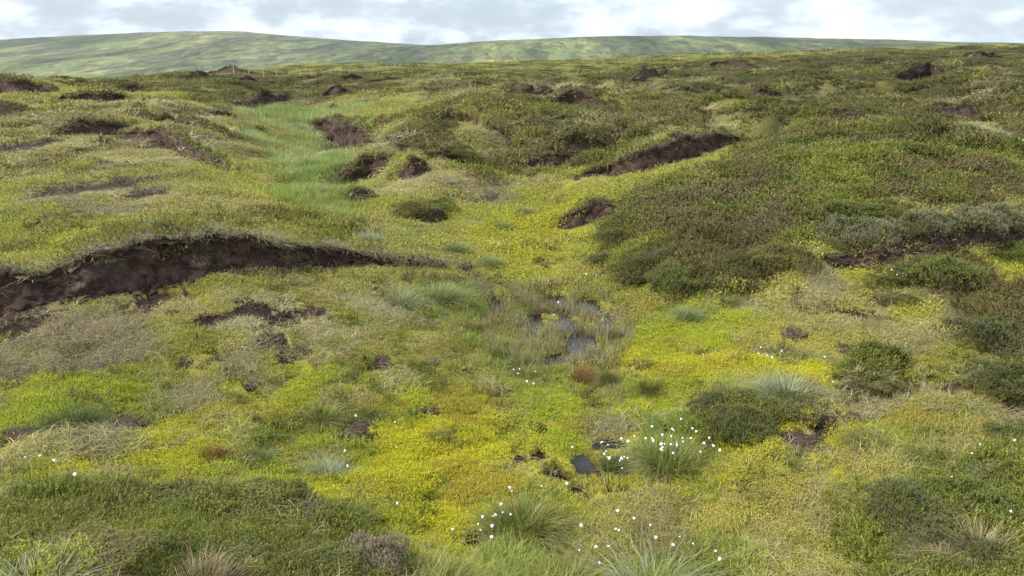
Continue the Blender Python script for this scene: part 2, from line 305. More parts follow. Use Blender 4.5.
# ------------------------------------------------------------------ ground cover zones (photo outlines laid on the land)
ZONES = {
 'heath': [[(-80,522),(0,516),(80,504),(200,508),(330,518),(390,548),(410,584),(420,640),(-120,640)],
  [(590,242),(612,207),(650,188),(720,162),(745,135),(715,118),(760,104),(860,96),(1100,96),(1100,205),(900,196),(822,226),(800,262),(690,290),(620,272)],
  [(880,500),(940,482),(1000,470),(1100,470),(1100,640),(920,640),(890,540)],
  [(880,252),(930,250),(975,262),(970,290),(900,298)], [(965,300),(1030,290),(1100,300),(1100,410),(985,385)],
  [(352,168),(400,125),(450,101),(474,112),(430,140),(390,166),(362,186)],
  [(430,152),(600,126),(690,118),(715,130),(620,157),(540,162),(470,168)],
  [(640,100),(720,62),(1100,44),(1100,102),(860,100),(760,110)],
  [(705,408),(740,396),(775,415),(745,440),(708,434)],
  [(395,205),(440,188),(470,195),(440,215),(400,220)], [(850,370),(885,366),(890,386),(860,390)],
  [(400,88),(640,72),(720,60),(700,82),(560,84),(420,98)], [(150,84),(350,72),(420,74),(400,84),(200,96)]],
 'olive': [[(40,275),(130,236),(200,216),(325,211),(345,236),(260,226),(130,252),(70,272)], [(0,255),(40,230),(130,222),(130,240),(40,262)],
  [(470,92),(640,100),(700,112),(640,122),(500,135),(480,118)], [(420,60),(800,50),(1030,44),(1030,58),(700,72),(430,74)]],
 'marsh': [[(252,112),(325,110),(345,126),(342,150),(350,180),(338,208),(306,190),(296,165),(262,138)], [(345,228),(400,222),(480,262),(500,300),(480,330),(420,330),(400,290),(440,262)],
  [(470,292),(500,296),(500,340),(540,366),(560,385),(470,360)], [(640,305),(690,295),(700,330),(640,335)], [(420,552),(480,548),(540,556),(560,590),(620,590),(640,556),(720,562),(740,640),(420,640)],
  [(330,180),(300,205),(340,215),(360,205)], [(640,425),(690,415),(720,445),(705,475),(650,470)]],
 'moss': [[(345,400),(520,385),(640,395),(720,470),(640,530),(430,545),(350,480)], [(440,195),(500,180),(600,182),(610,205),(570,240),(600,290),(500,292),(470,250)],
  [(120,420),(330,395),(360,480),(200,480),(90,475)], [(620,330),(720,300),(850,330),(860,370),(700,380),(640,400)], [(150,340),(330,330),(400,390),(200,400)], [(700,480),(860,470),(880,560),(720,600)],
  [(210,180),(320,195),(310,210),(230,206)]],
 'dry': [[(440,95),(600,80),(700,90),(640,135),(500,150)],[(360,150),(430,140),(520,165),(480,210),(400,215)],[(780,90),(900,70),(1030,75),(1030,95),(900,90)],[(-60,322),(150,298),(330,266),(420,285),(410,330),(280,345),(120,365),(-60,400)], [(0,122),(120,112),(250,112),(262,150),(235,180),(225,205),(120,218),(-20,214)], [(740,270),(830,262),(910,268),(980,300),(900,345),(800,330)],
  [(555,100),(610,90),(700,118),(660,132),(590,135)], [(700,118),(745,115),(748,135),(690,150),(680,135)], [(60,395),(180,400),(160,440),(60,440)], [(820,390),(960,375),(980,400),(860,420)],
  [(150,100),(250,110),(250,150),(190,135)], [(360,180),(400,160),(470,200),(420,215)], [(930,105),(1030,115),(1030,140),(980,140)]],
}
from math import hypot
def poly_mask(pts, x, y, soft):
    W_ = np.array([hit(u, min(v, 640), H0)[:2] for u, v in pts]); D = np.hypot(*W_.T).mean()
    lo, hi = W_.min(0) - D * .3, W_.max(0) + D * .3
    out = np.zeros(len(x)); sel = (x > lo[0]) & (x < hi[0]) & (y > lo[1]) & (y < hi[1])
    xs, ys = x[sel], y[sel]; ins = np.zeros(len(xs), bool); dm = np.full(len(xs), 1e9)
    for i in range(len(W_)):
        a, b = W_[i - 1], W_[i]; e = b - a
        t = np.clip(((xs - a[0]) * e[0] + (ys - a[1]) * e[1]) / (e @ e + 1e-9), 0, 1)
        dm = np.minimum(dm, np.hypot(xs - a[0] - t * e[0], ys - a[1] - t * e[1]))
        c = (a[1] > ys) != (b[1] > ys)
        xi = a[0] + (ys - a[1]) / (e[1] if abs(e[1]) > 1e-9 else 1e-9) * e[0]; ins ^= c & (xs < xi)
    rr = np.hypot(xs, ys)
    sd = np.where(ins, dm, -dm) / (rr * soft)
    out[sel] = sd; out[~sel] = -9; return out
gx, gy = GX.ravel(), GY.ravel(); gr = np.hypot(gx, gy)
ZM = {}
SOFT = {'heath': .026, 'olive': .05, 'marsh': .035, 'moss': .06, 'dry': .06}
edge = (fbm(gx / (gr ** .75), gy / (gr ** .75), .10, 5, 91, .62) - .5) * 5.0
for k_, ps in ZONES.items():
    m = np.zeros(len(gx))
    for p in ps: m = np.maximum(m, sstep(-1, 1, poly_mask(p, gx, gy, SOFT[k_]) + edge))
    ZM[k_] = m.reshape(GX.shape)
ZM['dry'] *= .8
BARE = np.zeros(len(gx))
for p in ([(668,152),(688,136),(708,112),(730,113),(750,126),(744,137),(716,142),(694,155)], [(20,176),(110,164),(205,184),(190,205),(120,217),(30,212)], [(930,118),(990,122),(1030,128),(1030,142),(960,140)]):
    BARE = np.maximum(BARE, sstep(-1, 1, poly_mask(p, gx, gy, .02) + edge * .8))
BARE = BARE.reshape(GX.shape) * np.where(GX > 0, 1, sstep(.47, .55, fbm(GX, GY, 1.3, 4, 96)))
ZM['dry'] = np.maximum(ZM['dry'], BARE); FRONT = np.maximum(FRONT, .85 * BARE)
fh = sstep(.50, .60, fbm(GX, GY, 5.0, 5, 93, .6) + .12 * (fbm(GX, GY, 24, 2, 95) - .5)) * sstep(17, 30, GR) * .85
ZM['heath'] = np.maximum(ZM['heath'] * (1 - .35 * sstep(.54, .64, fbm(GX, GY, 3.4, 4, 94)) * sstep(9, 16, GR)), fh * (1 - ZM['marsh']))
ZM['heath'] *= (1 - .5 * ZM['dry'] * (GR > 8)) * (1 - .9 * BARE)
ZM['olive'] = np.maximum(ZM['olive'], .8 * sstep(40, 100, GR))
ZM['peat'] = PEATM; ZM['front'] = np.maximum(FRONT, EXCL); ZM['pool'] = PFLAT; ZM['excl'] = EXCL

FRONT = np.clip(FRONT, 0, 1)
# hags: remnants of the old peat surface standing over worn ground, with bare broken edges
hn = fbm(GX, GY, 5.2, 5, 401, .55) + .05 * (fbm(GX, GY, .5, 3, 402) - .5)
hw = sstep(13.5, 19, GR) * sstep(150, 80, GR) * (1 - .95 * np.clip(2 * ZM['marsh'], 0, 1)) * (1 - .55 * ZM['moss']); az_ = np.arctan2(GX, GY)
hw = hw * (1 - .6 * sstep(.10, .22, az_) * sstep(20, 14, GR))
hw0 = hw; hw = hw * (1 - .7 * sstep(.2, .5, Hf)) * (1 - .9 * FRONT) * (1 - .65 * sstep(-.05, -.2, az_))
HAG = -.10 * hw0 + hw * (.40 * (sstep(.505, .522, hn) + .5 * sstep(.575, .592, hn)) - .12)
pe_ = np.maximum(np.exp(-((hn - .503) / .026) ** 2), np.exp(-((hn - .574) / .026) ** 2)) * sstep(.2, .5, hw)
pe_ *= sstep(.38, .48, fbm(GX, GY, 2.4, 4, 403))
PEATM = np.maximum(PEATM, pe_); FRONT = np.maximum(FRONT, sstep(.3, .6, pe_)); FRONT = np.maximum(FRONT, .8 * sstep(.465, .49, hn) * sstep(.515, .5, hn) * sstep(.3, .7, hw) * sstep(.48, .56, fbm(GX, GY, 1.3, 3, 404)))
ZM['heath'] = np.maximum(ZM['heath'], .6 * hw * sstep(.525, .56, hn)); ZM['dry'] = np.maximum(ZM['dry'], .6 * hw * sstep(.5, .47, hn))
# flat ragged scraps of bare peat on the worn slopes
sc_ = fbm(GX, GY, .42, 5, 410, .6); scw = np.clip(ZM['dry'] * 1.1 + .25, 0, 1) * sstep(3.5, 4.5, GR) * sstep(16, 11, GR) * (1 - ZM['heath']) * (1 - ZM['marsh'])
sc_ = sc_ + .10 * (fbm(GX, GY, 1.8, 2, 411) - .5); SCR = sstep(.60, .615, sc_) * sstep(.2, .45, scw)
ZM['excl'] = np.maximum(ZM['excl'], sstep(.583, .597, sc_) * sstep(.2, .45, scw))
PEATM = np.maximum(PEATM, SCR); ZM['peat'] = PEATM; ZM['front'] = np.maximum(FRONT, ZM['excl'])
# lumps: heather canopy mounds, moss cushions, small hollows
r_ = GR
lump = (fbm(GX, GY, 1.3, 4, 3) - .5) * .16 + (fbm(GX, GY, .35, 3, 8) - .5) * .06 * np.clip(8 / r_, .2, 1)
lump = lump + (fbm(GX, GY, 2.8, 3, 23) - .5) * .45 * ZM['heath'] * sstep(6, 10, r_) * (1 - FRONT)
bil = 1 - np.abs(2 * fbm(GX, GY, .62, 3, 21) - 1) * 1.6
canopy = ZM['heath'] * (.05 + .20 * np.clip(bil, 0, 1)) * np.clip(fbm(GX, GY, 1.7, 2, 44) * 1.6, .2, 1.2)
canopy *= (1 - .75 * sstep(6, 2.5, r_)) * (1 - .2 * sstep(14, 40, r_))
cush = (np.abs(2 * fbm(GX, GY, .30, 3, 12) - 1)) * -.085 * np.clip(6 / r_, 0, 1) * (1 - ZM['heath'])
far_l = (fbm(GX, GY, 5.5, 4, 60) - .5) * 1.0 * sstep(12, 40, r_) + (fbm(GX, GY, 16, 3, 61) - .5) * 1.6 * sstep(60, 200, r_)
near_cam = sstep(1.2, 2.4, r_)
HB2 = Hb + (lump * (1 - .8 * PFLAT) + far_l + HAG) * near_cam
HB2 = HB2 - .20 * ZM['heath'] * sstep(7, 10, GR)
HFULL = HB2 + Hf + canopy * (1 - PEATM) * (1 - FRONT) + cush - CARVE
HFULL += -.03 * PEATM * (1 - SCR) - .025 * SCR + (fbm(GX, GY, .09, 3, 15) - .5) * .03 * PEATM * np.clip(8 / r_, 0, 1)
def gz(x, y): return interp(HFULL, np.atleast_1d(np.asarray(x, float)), np.atleast_1d(np.asarray(y, float)))
def put(u, v): return hit(u, v, HFULL)

# ------------------------------------------------------------------ materials
def new_mat(name):
    global nt
    m = bpy.data.materials.new(name); m.use_nodes = True; nt = m.node_tree; nt.nodes.clear(); return m
def finish(shader, disp=None):
    o = N('ShaderNodeOutputMaterial'); L(shader, o.inputs[0])
def principled(col, rough=.8, spec=.2, bump=None, bstr=.5, bdist=.02):
    p = N('ShaderNodeBsdfPrincipled'); p.inputs['Roughness'].default_value = rough; p.inputs['Specular IOR Level'].default_value = spec
    if isinstance(col, bpy.types.NodeSocket): L(col, p.inputs['Base Color'])
    else: p.inputs['Base Color'].default_value = (*col, 1)
    if bump is not None:
        b = N('ShaderNodeBump'); b.inputs['Strength'].default_value = bstr; b.inputs['Distance'].default_value = bdist
        L(bump, b.inputs['Height']); L(b.outputs[0], p.inputs['Normal'])
    return p
def attr(name):
    a = N('ShaderNodeAttribute'); a.attribute_name = name; return a
def pos():
    g = N('ShaderNodeNewGeometry'); return g.outputs['Position']

MAT = {}
m = MAT['ground'] = new_mat('bog_ground'); P_ = pos()
n1 = noise(P_, 3.0, 6, .65); n2 = noise(P_, 22.0, 5, .65); n3 = noise(P_, .35, 4, .6)
n4 = noise(P_, 75.0, 4, .7); nm4 = ramp([(.40, (.16, .15, .14)), (.58, (1.2, 1.2, 1.2))], n4)
moss = ramp([(.34, (.17, .155, .03)), (.46, (.30, .28, .04)), (.56, (.45, .41, .045)), (.68, (.33, .35, .05))], n1)
dry = ramp([(.3, (.17, .14, .075)), (.5, (.31, .27, .14)), (.68, (.41, .36, .20))], n2)
olive = ramp([(.3, (.13, .14, .035)), (.5, (.23, .23, .05)), (.7, (.31, .29, .08))], n2)
hea = ramp([(.3, (.045, .05, .018)), (.5, (.085, .095, .028)), (.7, (.12, .10, .045))], n1)
mar = ramp([(.3, (.10, .11, .04)), (.6, (.20, .22, .08))], n1)
peat = ramp([(.3, (.020, .013, .011)), (.52, (.052, .033, .026)), (.72, (.11, .076, .06))], n2)
base_c = mixc(math_('MULTIPLY', ramp([(.38, (0, 0, 0)), (.6, (1, 1, 1))], n3), .8), olive, moss)
za = attr('zoneA'); zs = N('ShaderNodeSeparateColor'); L(za.outputs['Color'], zs.inputs[0])
zb = attr('zoneB'); zt = N('ShaderNodeSeparateColor'); L(zb.outputs['Color'], zt.inputs[0])
c = mixc(zs.outputs[0], base_c, moss); c = mixc(zs.outputs[1], c, dry); c = mixc(zs.outputs[2], c, mar)
c = mixc(zt.outputs[0], c, olive); c = mixc(zt.outputs[1], c, hea)
c = mixc(math_('MULTIPLY', ramp([(.60, (0, 0, 0)), (.70, (1, 1, 1))], noise(P_, 1.7, 6, .72)), .35), c, dry)
c = mixc(zt.outputs[2], c, peat)
c = mixc(.8, c, mixc(1.0, c, nm4, 'MULTIPLY'))
p = principled(c, .9, .1, math_('ADD', n2, math_('MULTIPLY', n4, .5)), .9, .03); finish(p.outputs[0])

m = MAT['peat'] = new_mat('wet_peat'); P_ = pos()
n1 = noise(P_, 9, 7, .68); n2 = noise(P_, 45, 5, .65)
cp = ramp([(.34, (.025, .015, .012)), (.47, (.060, .036, .028)), (.57, (.110, .071, .056)), (.68, (.20, .15, .12))], math_('ADD', math_('MULTIPLY', n1, .6), math_('MULTIPLY', n2, .4)))
hh = math_('ADD', math_('MULTIPLY', n1, .7), math_('MULTIPLY', n2, .35))
p = principled(cp, .8, .25, hh, .9, .05); finish(p.outputs[0])

def veg_mat(name, transl=.25, rough=.65):
    m = new_mat(name); a = attr('col'); P_ = pos()
    nn = noise(P_, 2.2, 3, .6)
    cc = mixc(.55, a.outputs['Color'], mixc(1.0, a.outputs['Color'], ramp([(.3, (.62, .66, .62)), (.7, (1.35, 1.3, 1.2))], nn), 'MULTIPLY'))
    p = principled(cc, rough, .25); t = N('ShaderNodeBsdfTranslucent'); L(cc, t.inputs[0])
    s = N('ShaderNodeMixShader'); s.inputs[0].default_value = transl; L(p.outputs[0], s.inputs[1]); L(t.outputs[0], s.inputs[2]); finish(s.outputs[0]); return m
MAT['veg'] = veg_mat('living_foliage'); MAT['dead'] = veg_mat('dead_stems', .08, .8)
m = MAT['wood'] = new_mat('woody_stem'); p = principled(ramp([(.3, (.06, .045, .035)), (.7, (.17, .14, .115))], noise(pos(), 30, 4)), .85, .15); finish(p.outputs[0])
m = MAT['cotton'] = new_mat('cotton_tuft'); p = principled(ramp([(.3, (.74, .73, .70)), (.7, (.86, .86, .84))], noise(pos(), 60, 3)), .95, .05)
p.inputs['Sheen Weight'].default_value = .3; finish(p.outputs[0])
m = MAT['water'] = new_mat('peaty_water'); P_ = pos()
p = principled((.014, .010, .007), .04, .5, noise(P_, 6, 3), .04, .02); p.inputs['IOR'].default_value = 1.33; finish(p.outputs[0])
m = MAT['post'] = new_mat('weathered_post'); p = principled(ramp([(.3, (.30, .29, .27)), (.7, (.45, .44, .41))], noise(pos(), 4, 4)), .8, .2); finish(p.outputs[0])
def hill_mat(name, seed):
    m = new_mat(name); P_ = pos()
    mp = N('ShaderNodeMapping'); mp.inputs['Location'].default_value = (seed, 0, 0); mp.inputs['Scale'].default_value = (1, .22, 1.2); L(P_, mp.inputs[0])
    a = noise(mp.outputs[0], .005, 8, .66, .6); b = noise(mp.outputs[0], .014, 6, .65, .8)
    c = ramp([(.38, (.066, .083, .045)), (.46, (.115, .142, .064)), (.53, (.165, .198, .086)), (.62, (.25, .27, .12))], a)
    c = mixc(ramp([(.50, (0, 0, 0)), (.60, (.8, .8, .8))], b), c, (.105, .105, .08))
    c = mixc(ramp([(.55, (0, 0, 0)), (.65, (.75, .75, .75))], noise(mp.outputs[0], .006, 6, .6, .3)), c, (.31, .30, .13))
    mp2 = N('ShaderNodeMapping'); mp2.inputs['Rotation'].default_value = (0, 0, .5); mp2.inputs['Scale'].default_value = (1, .12, 1); L(P_, mp2.inputs[0])
    c = mixc(ramp([(.53, (0, 0, 0)), (.62, (.55, .55, .55))], noise(mp2.outputs[0], .02, 6, .62, .5)), c, (.055, .068, .042))
    c = mixc(.8, c, mixc(1.0, c, ramp([(.42, (.30, .34, .36)), (.57, (1.3, 1.28, 1.2))], noise(mp.outputs[0], .05, 8, .78, .8)), 'MULTIPLY'))
    p = principled(c, .95, .05); finish(p.outputs[0]); return m
MAT['hill'] = hill_mat('hill_grass', 0); MAT['hill2'] = hill_mat('hill_moor', 400)

# ------------------------------------------------------------------ mesh helpers
def mesh_np(name, V, Fc, mat, col=None, smooth=False, extra=None):
    me = bpy.data.meshes.new(name); V = np.asarray(V, np.float32); Fc = np.asarray(Fc, np.int32); k = Fc.shape[1]
    me.vertices.add(len(V)); me.vertices.foreach_set('co', V.ravel())
    me.loops.add(Fc.size); me.loops.foreach_set('vertex_index', Fc.ravel())
    me.polygons.add(len(Fc)); me.polygons.foreach_set('loop_start', np.arange(0, Fc.size, k, dtype=np.int32))
    me.polygons.foreach_set('use_smooth', np.full(len(Fc), smooth))
    me.update(calc_edges=True)
    att = dict(extra or {})
    if col is not None: att['col'] = col
    for nme, c in att.items():
        a = me.color_attributes.new(nme, 'FLOAT_COLOR', 'POINT'); a.data.foreach_set('color', np.c_[c, np.ones(len(c))].astype(np.float32).ravel())
    me.materials.append(mat); return me
def obj(name, me, parent=None, label=None, cat=None, group=None, kind=None):
    o = bpy.data.objects.new(name, me); COL.objects.link(o)
    if parent: o.parent = parent
    for k, v in (('label', label), ('category', cat), ('group', group), ('kind', kind)):
        if v: o[k] = v
    return o
def thing(name, loc, label, cat, group=None, rz=0, sc=1):
    o = obj(name, None, None, label, cat, group); o.location = loc; o.rotation_euler[2] = rz; o.scale = (sc,) * 3 if np.isscalar(sc) else sc
    o.empty_display_size = .1; return o
def jit(n, c0, c1, spread=.18):
    "random colours between two albedos"
    t = rng.random((n, 1)); c = np.array(c0)[None] * (1 - t) + np.array(c1)[None] * t
    return np.clip(c * (1 + spread * rng.standard_normal((n, 1))), .004, .9)
def pal(n, cols, w=None, spread=.14):
    c = np.array(cols, float); i = rng.choice(len(c), n, p=None if w is None else np.array(w) / np.sum(w))
    return np.clip(c[i] * (1 + spread * rng.standard_normal((n, 1))) * (1 + .06 * rng.standard_normal((n, 3))), .004, .9)
def blades(Pz, h, w, lean, az, c, seg=2, tipc=None):
    "grass blades: root points, length, width, lean (0 upright .. 1+ drooping), lean direction"
    n = len(Pz); dirx = np.stack([np.cos(az), np.sin(az), np.zeros(n)], -1)
    sa = az + math.pi / 2 + rng.normal(0, .5, n); side = np.stack([np.cos(sa), np.sin(sa), np.zeros(n)], -1)
    ts = [0, .5, 1] if seg == 2 else ([0, 1] if seg == 1 else [0, .35, .7, 1])
    V = []; C = []; ws = [1, .8, 0] if seg == 2 else ([1, 0] if seg == 1 else [1, .9, .55, 0])
    for t, wf in zip(ts, ws):
        cx = (lean * t ** 1.7 * h)[:, None] * dirx; up = h * (t - .45 * np.minimum(lean, 1.6) * t ** 2.2)
        q = Pz + cx + np.c_[np.zeros(n), np.zeros(n), up]
        cc = c if tipc is None else c * (1 - t) + tipc * t
        if wf: V += [q - side * (w * wf / 2)[:, None], q + side * (w * wf / 2)[:, None]]; C += [cc, cc]
        else: V.append(q); C.append(cc)
    k = len(V); Vv = np.stack(V, 1).reshape(-1, 3); Cc = np.stack(C, 1).reshape(-1, 3)
    tri = []
    for j in range(len(ts) - 2): a = 2 * j; tri += [(a, a + 1, a + 3), (a, a + 3, a + 2)]
    a = 2 * (len(ts) - 2); tri.append((a, a + 1, a + 2))
    Fc = (np.arange(n) * k)[:, None, None] + np.array(tri)[None]
    return Vv, Fc.reshape(-1, 3), Cc
def sprigs(Pz, h, rad, K_, c, tipc, tilt=.35):
    "leafy shoots: K_ leaf triangles up a leaning axis"
    n = len(Pz); az = rng.random(n) * 6.283; tl = rng.random(n) * tilt
    ax = np.stack([np.cos(az) * np.sin(tl), np.sin(az) * np.sin(tl), np.cos(tl)], -1)
    V = np.empty((n, K_, 3, 3)); C = np.empty((n, K_, 3, 3))
    for k in range(K_):
        t = (k + rng.random(n)) / K_; ph = rng.random(n) * 6.283
        out = np.stack([np.cos(ph), np.sin(ph), np.zeros(n)], -1); tan = np.stack([-np.sin(ph), np.cos(ph), np.zeros(n)], -1)
        b = Pz + ax * (t * h * .8)[:, None]; l = rad * (1.15 - .6 * t) * (.7 + .6 * rng.random(n)); w = l * .42
        V[:, k, 0] = b + tan * w[:, None]; V[:, k, 1] = b - tan * w[:, None]
        V[:, k, 2] = b + out * l[:, None] + ax * (l * (.5 + .8 * rng.random(n)))[:, None]
        cc = c + (tipc - c) * (t[:, None] ** 1.5); C[:, k] = cc[:, None]
    return V.reshape(-1, 3), np.arange(n * K_ * 3).reshape(-1, 3), C.reshape(-1, 3)
def join(*parts):
    V, Fc, C, o = [], [], [], 0
    for v, f, c in parts: V.append(v); Fc.append(f + o); C.append(c); o += len(v)
    return np.concatenate(V), np.concatenate(Fc), np.concatenate(C)
def sample(n, r0, r1, p=.6, amax=.70):
    a, b = r0 ** -p, r1 ** -p; r = (a + (b - a) * rng.random(n)) ** (-1 / p); az = rng.uniform(-amax, amax, n)
    return r * np.sin(az), r * np.cos(az), r
def zone(k, x, y): return interp(ZM[k], x, y)

# ------------------------------------------------------------------ setting: ground and hills
nr, na = GX.shape
idx = np.arange(nr * na).reshape(nr, na)
q = np.stack([idx[:-1, :-1], idx[:-1, 1:], idx[1:, 1:], idx[1:, :-1]], -1).reshape(-1, 4)[:, ::-1]
V = np.c_[gx, gy, HFULL.ravel()]
zA = np.stack([ZM['moss'].ravel(), ZM['dry'].ravel(), ZM['marsh'].ravel()], -1); zB = np.stack([ZM['olive'].ravel(), ZM['heath'].ravel(), PEATM.ravel()], -1)
obj('ground', mesh_np('ground', V, q, MAT['ground'], None, True, {'zoneA': zA, 'zoneB': zB}), kind='structure', label='yellow-green boggy moorland ground with hummocks and hollows')
def hill(name, crest, rc, mat, label, near=.42):
    cr = np.array(crest, float); us = np.linspace(cr[0, 0], cr[-1, 0], 260); vs = np.interp(us, cr[:, 0], cr[:, 1])
    vs = np.convolve(np.r_[np.full(7, vs[0]), vs, np.full(7, vs[-1])], np.ones(15) / 15, 'valid')
    d = ray(us, vs); hr = np.hypot(d[:, 0], d[:, 1]); cx, cy, zc = d[:, 0] / hr, d[:, 1] / hr, CZ + d[:, 2] / hr * rc
    ts = np.r_[np.linspace(0, 1, 70), np.linspace(1.03, 1.25, 8)]
    T, I = np.meshgrid(ts, np.arange(len(us)), indexing='ij')
    rr = rc * (near + (1 - near) * T); z0 = -38.0
    prof = np.where(T < 1, sstep(-.15, 1.0, T) ** 1.0 * .35 + .65 * np.sin(np.clip(T, 0, 1) * math.pi / 2) ** 1.4, np.cos(np.clip((T - 1) / .7, 0, 1) * math.pi / 2) ** .8)
    X, Y = rr * cx[I], rr * cy[I]
    Z = z0 + (zc[I] - z0) * prof + (fbm(X, Y, 420, 5, 71, .55) - .5) * 26 * np.sin(np.clip(T, 0, 1) * math.pi) + (fbm(X, Y, 60, 4, 73) - .5) * 3.5
    ii = np.arange(X.size).reshape(X.shape); f = np.stack([ii[:-1, :-1], ii[:-1, 1:], ii[1:, 1:], ii[1:, :-1]], -1).reshape(-1, 4)[:, ::-1]
    obj(name, mesh_np(name, np.c_[X.ravel(), Y.ravel(), Z.ravel()], f, mat, None, True), kind='structure', label=label)
hill('far_hill', [(-260,52),(-120,45),(0,40),(70,36),(130,33.5),(170,32),(200,31.5),(250,32.5),(320,39),(400,44),(480,49),(560,57),(640,70)], 2600, MAT['hill'], 'broad rounded green hill on the left skyline')
hill('far_moor_ridge', [(230,64),(300,56),(380,48),(450,44),(500,41),(560,38.5),(640,36),(700,36.2),(760,37.2),(850,38.5),(920,41),(1024,43.5),(1150,48),(1300,54)], 1700, MAT['hill2'], 'long low green moor ridge on the right skyline', .45)

# ------------------------------------------------------------------ pools and stream
WL = {0: ('bog_pool', 'shallow reed-filled bog pool in the middle of the mossy floor'), 8: ('stream_water', 'upper bright glint of the stream in the green marsh'),
 9: ('stream_water', 'larger bright stretch of stream against the black peat bank'), 10: ('stream_water', 'faint small glint of stream left in the marsh grass'),
 11: ('bog_pool', 'small dark bog hole above the others in the moss'), 12: ('bog_pool', 'leftmost small dark hole of the moss cluster'), 13: ('bog_pool', 'narrow dark bog hole in the middle of the moss cluster'),
 14: ('bog_pool', 'dark bog hole below the narrow one in the moss'), 15: ('bog_pool', 'round dark bog hole left of the small white-headed tussock'), 16: ('bog_pool', 'flat grey bog hole behind the small white-headed tussock'),
 17: ('bog_pool', 'dark bog hole directly right of the foreground tussock'), 18: ('bog_pool', 'black wide bog hole nearest below the white-headed tussock')}
for i, (nm_, lab) in WL.items():
    x0, y0, z0, rx, ry, D, dp = hole[i]
    if i == 0: x0, y0, rx, ry = px0, py0, prx, pry
    th = np.linspace(0, 2 * math.pi, 40, endpoint=False); k = 1.05 if i == 0 else 1.3
    px, py = x0 + rx * k * np.cos(th), y0 + ry * k * np.sin(th)
    rim = float(np.median(interp(HB2 + Hf, px, py)))
    zc = float(gz(x0, y0)[0]); zw = min(rim - dp * .45, zc + dp * .55)
    if i == 0: zw = pz0 - .045
    elif i < 11: zw = zc + dp * .88
    V = np.c_[np.r_[x0, px], np.r_[y0, py], np.full(41, zw)]
    f = [(0, 1 + j, 1 + (j + 1) % 40) for j in range(40)]
    obj(nm_, mesh_np(nm_, V, f, MAT['water']), kind='structure', label=lab)

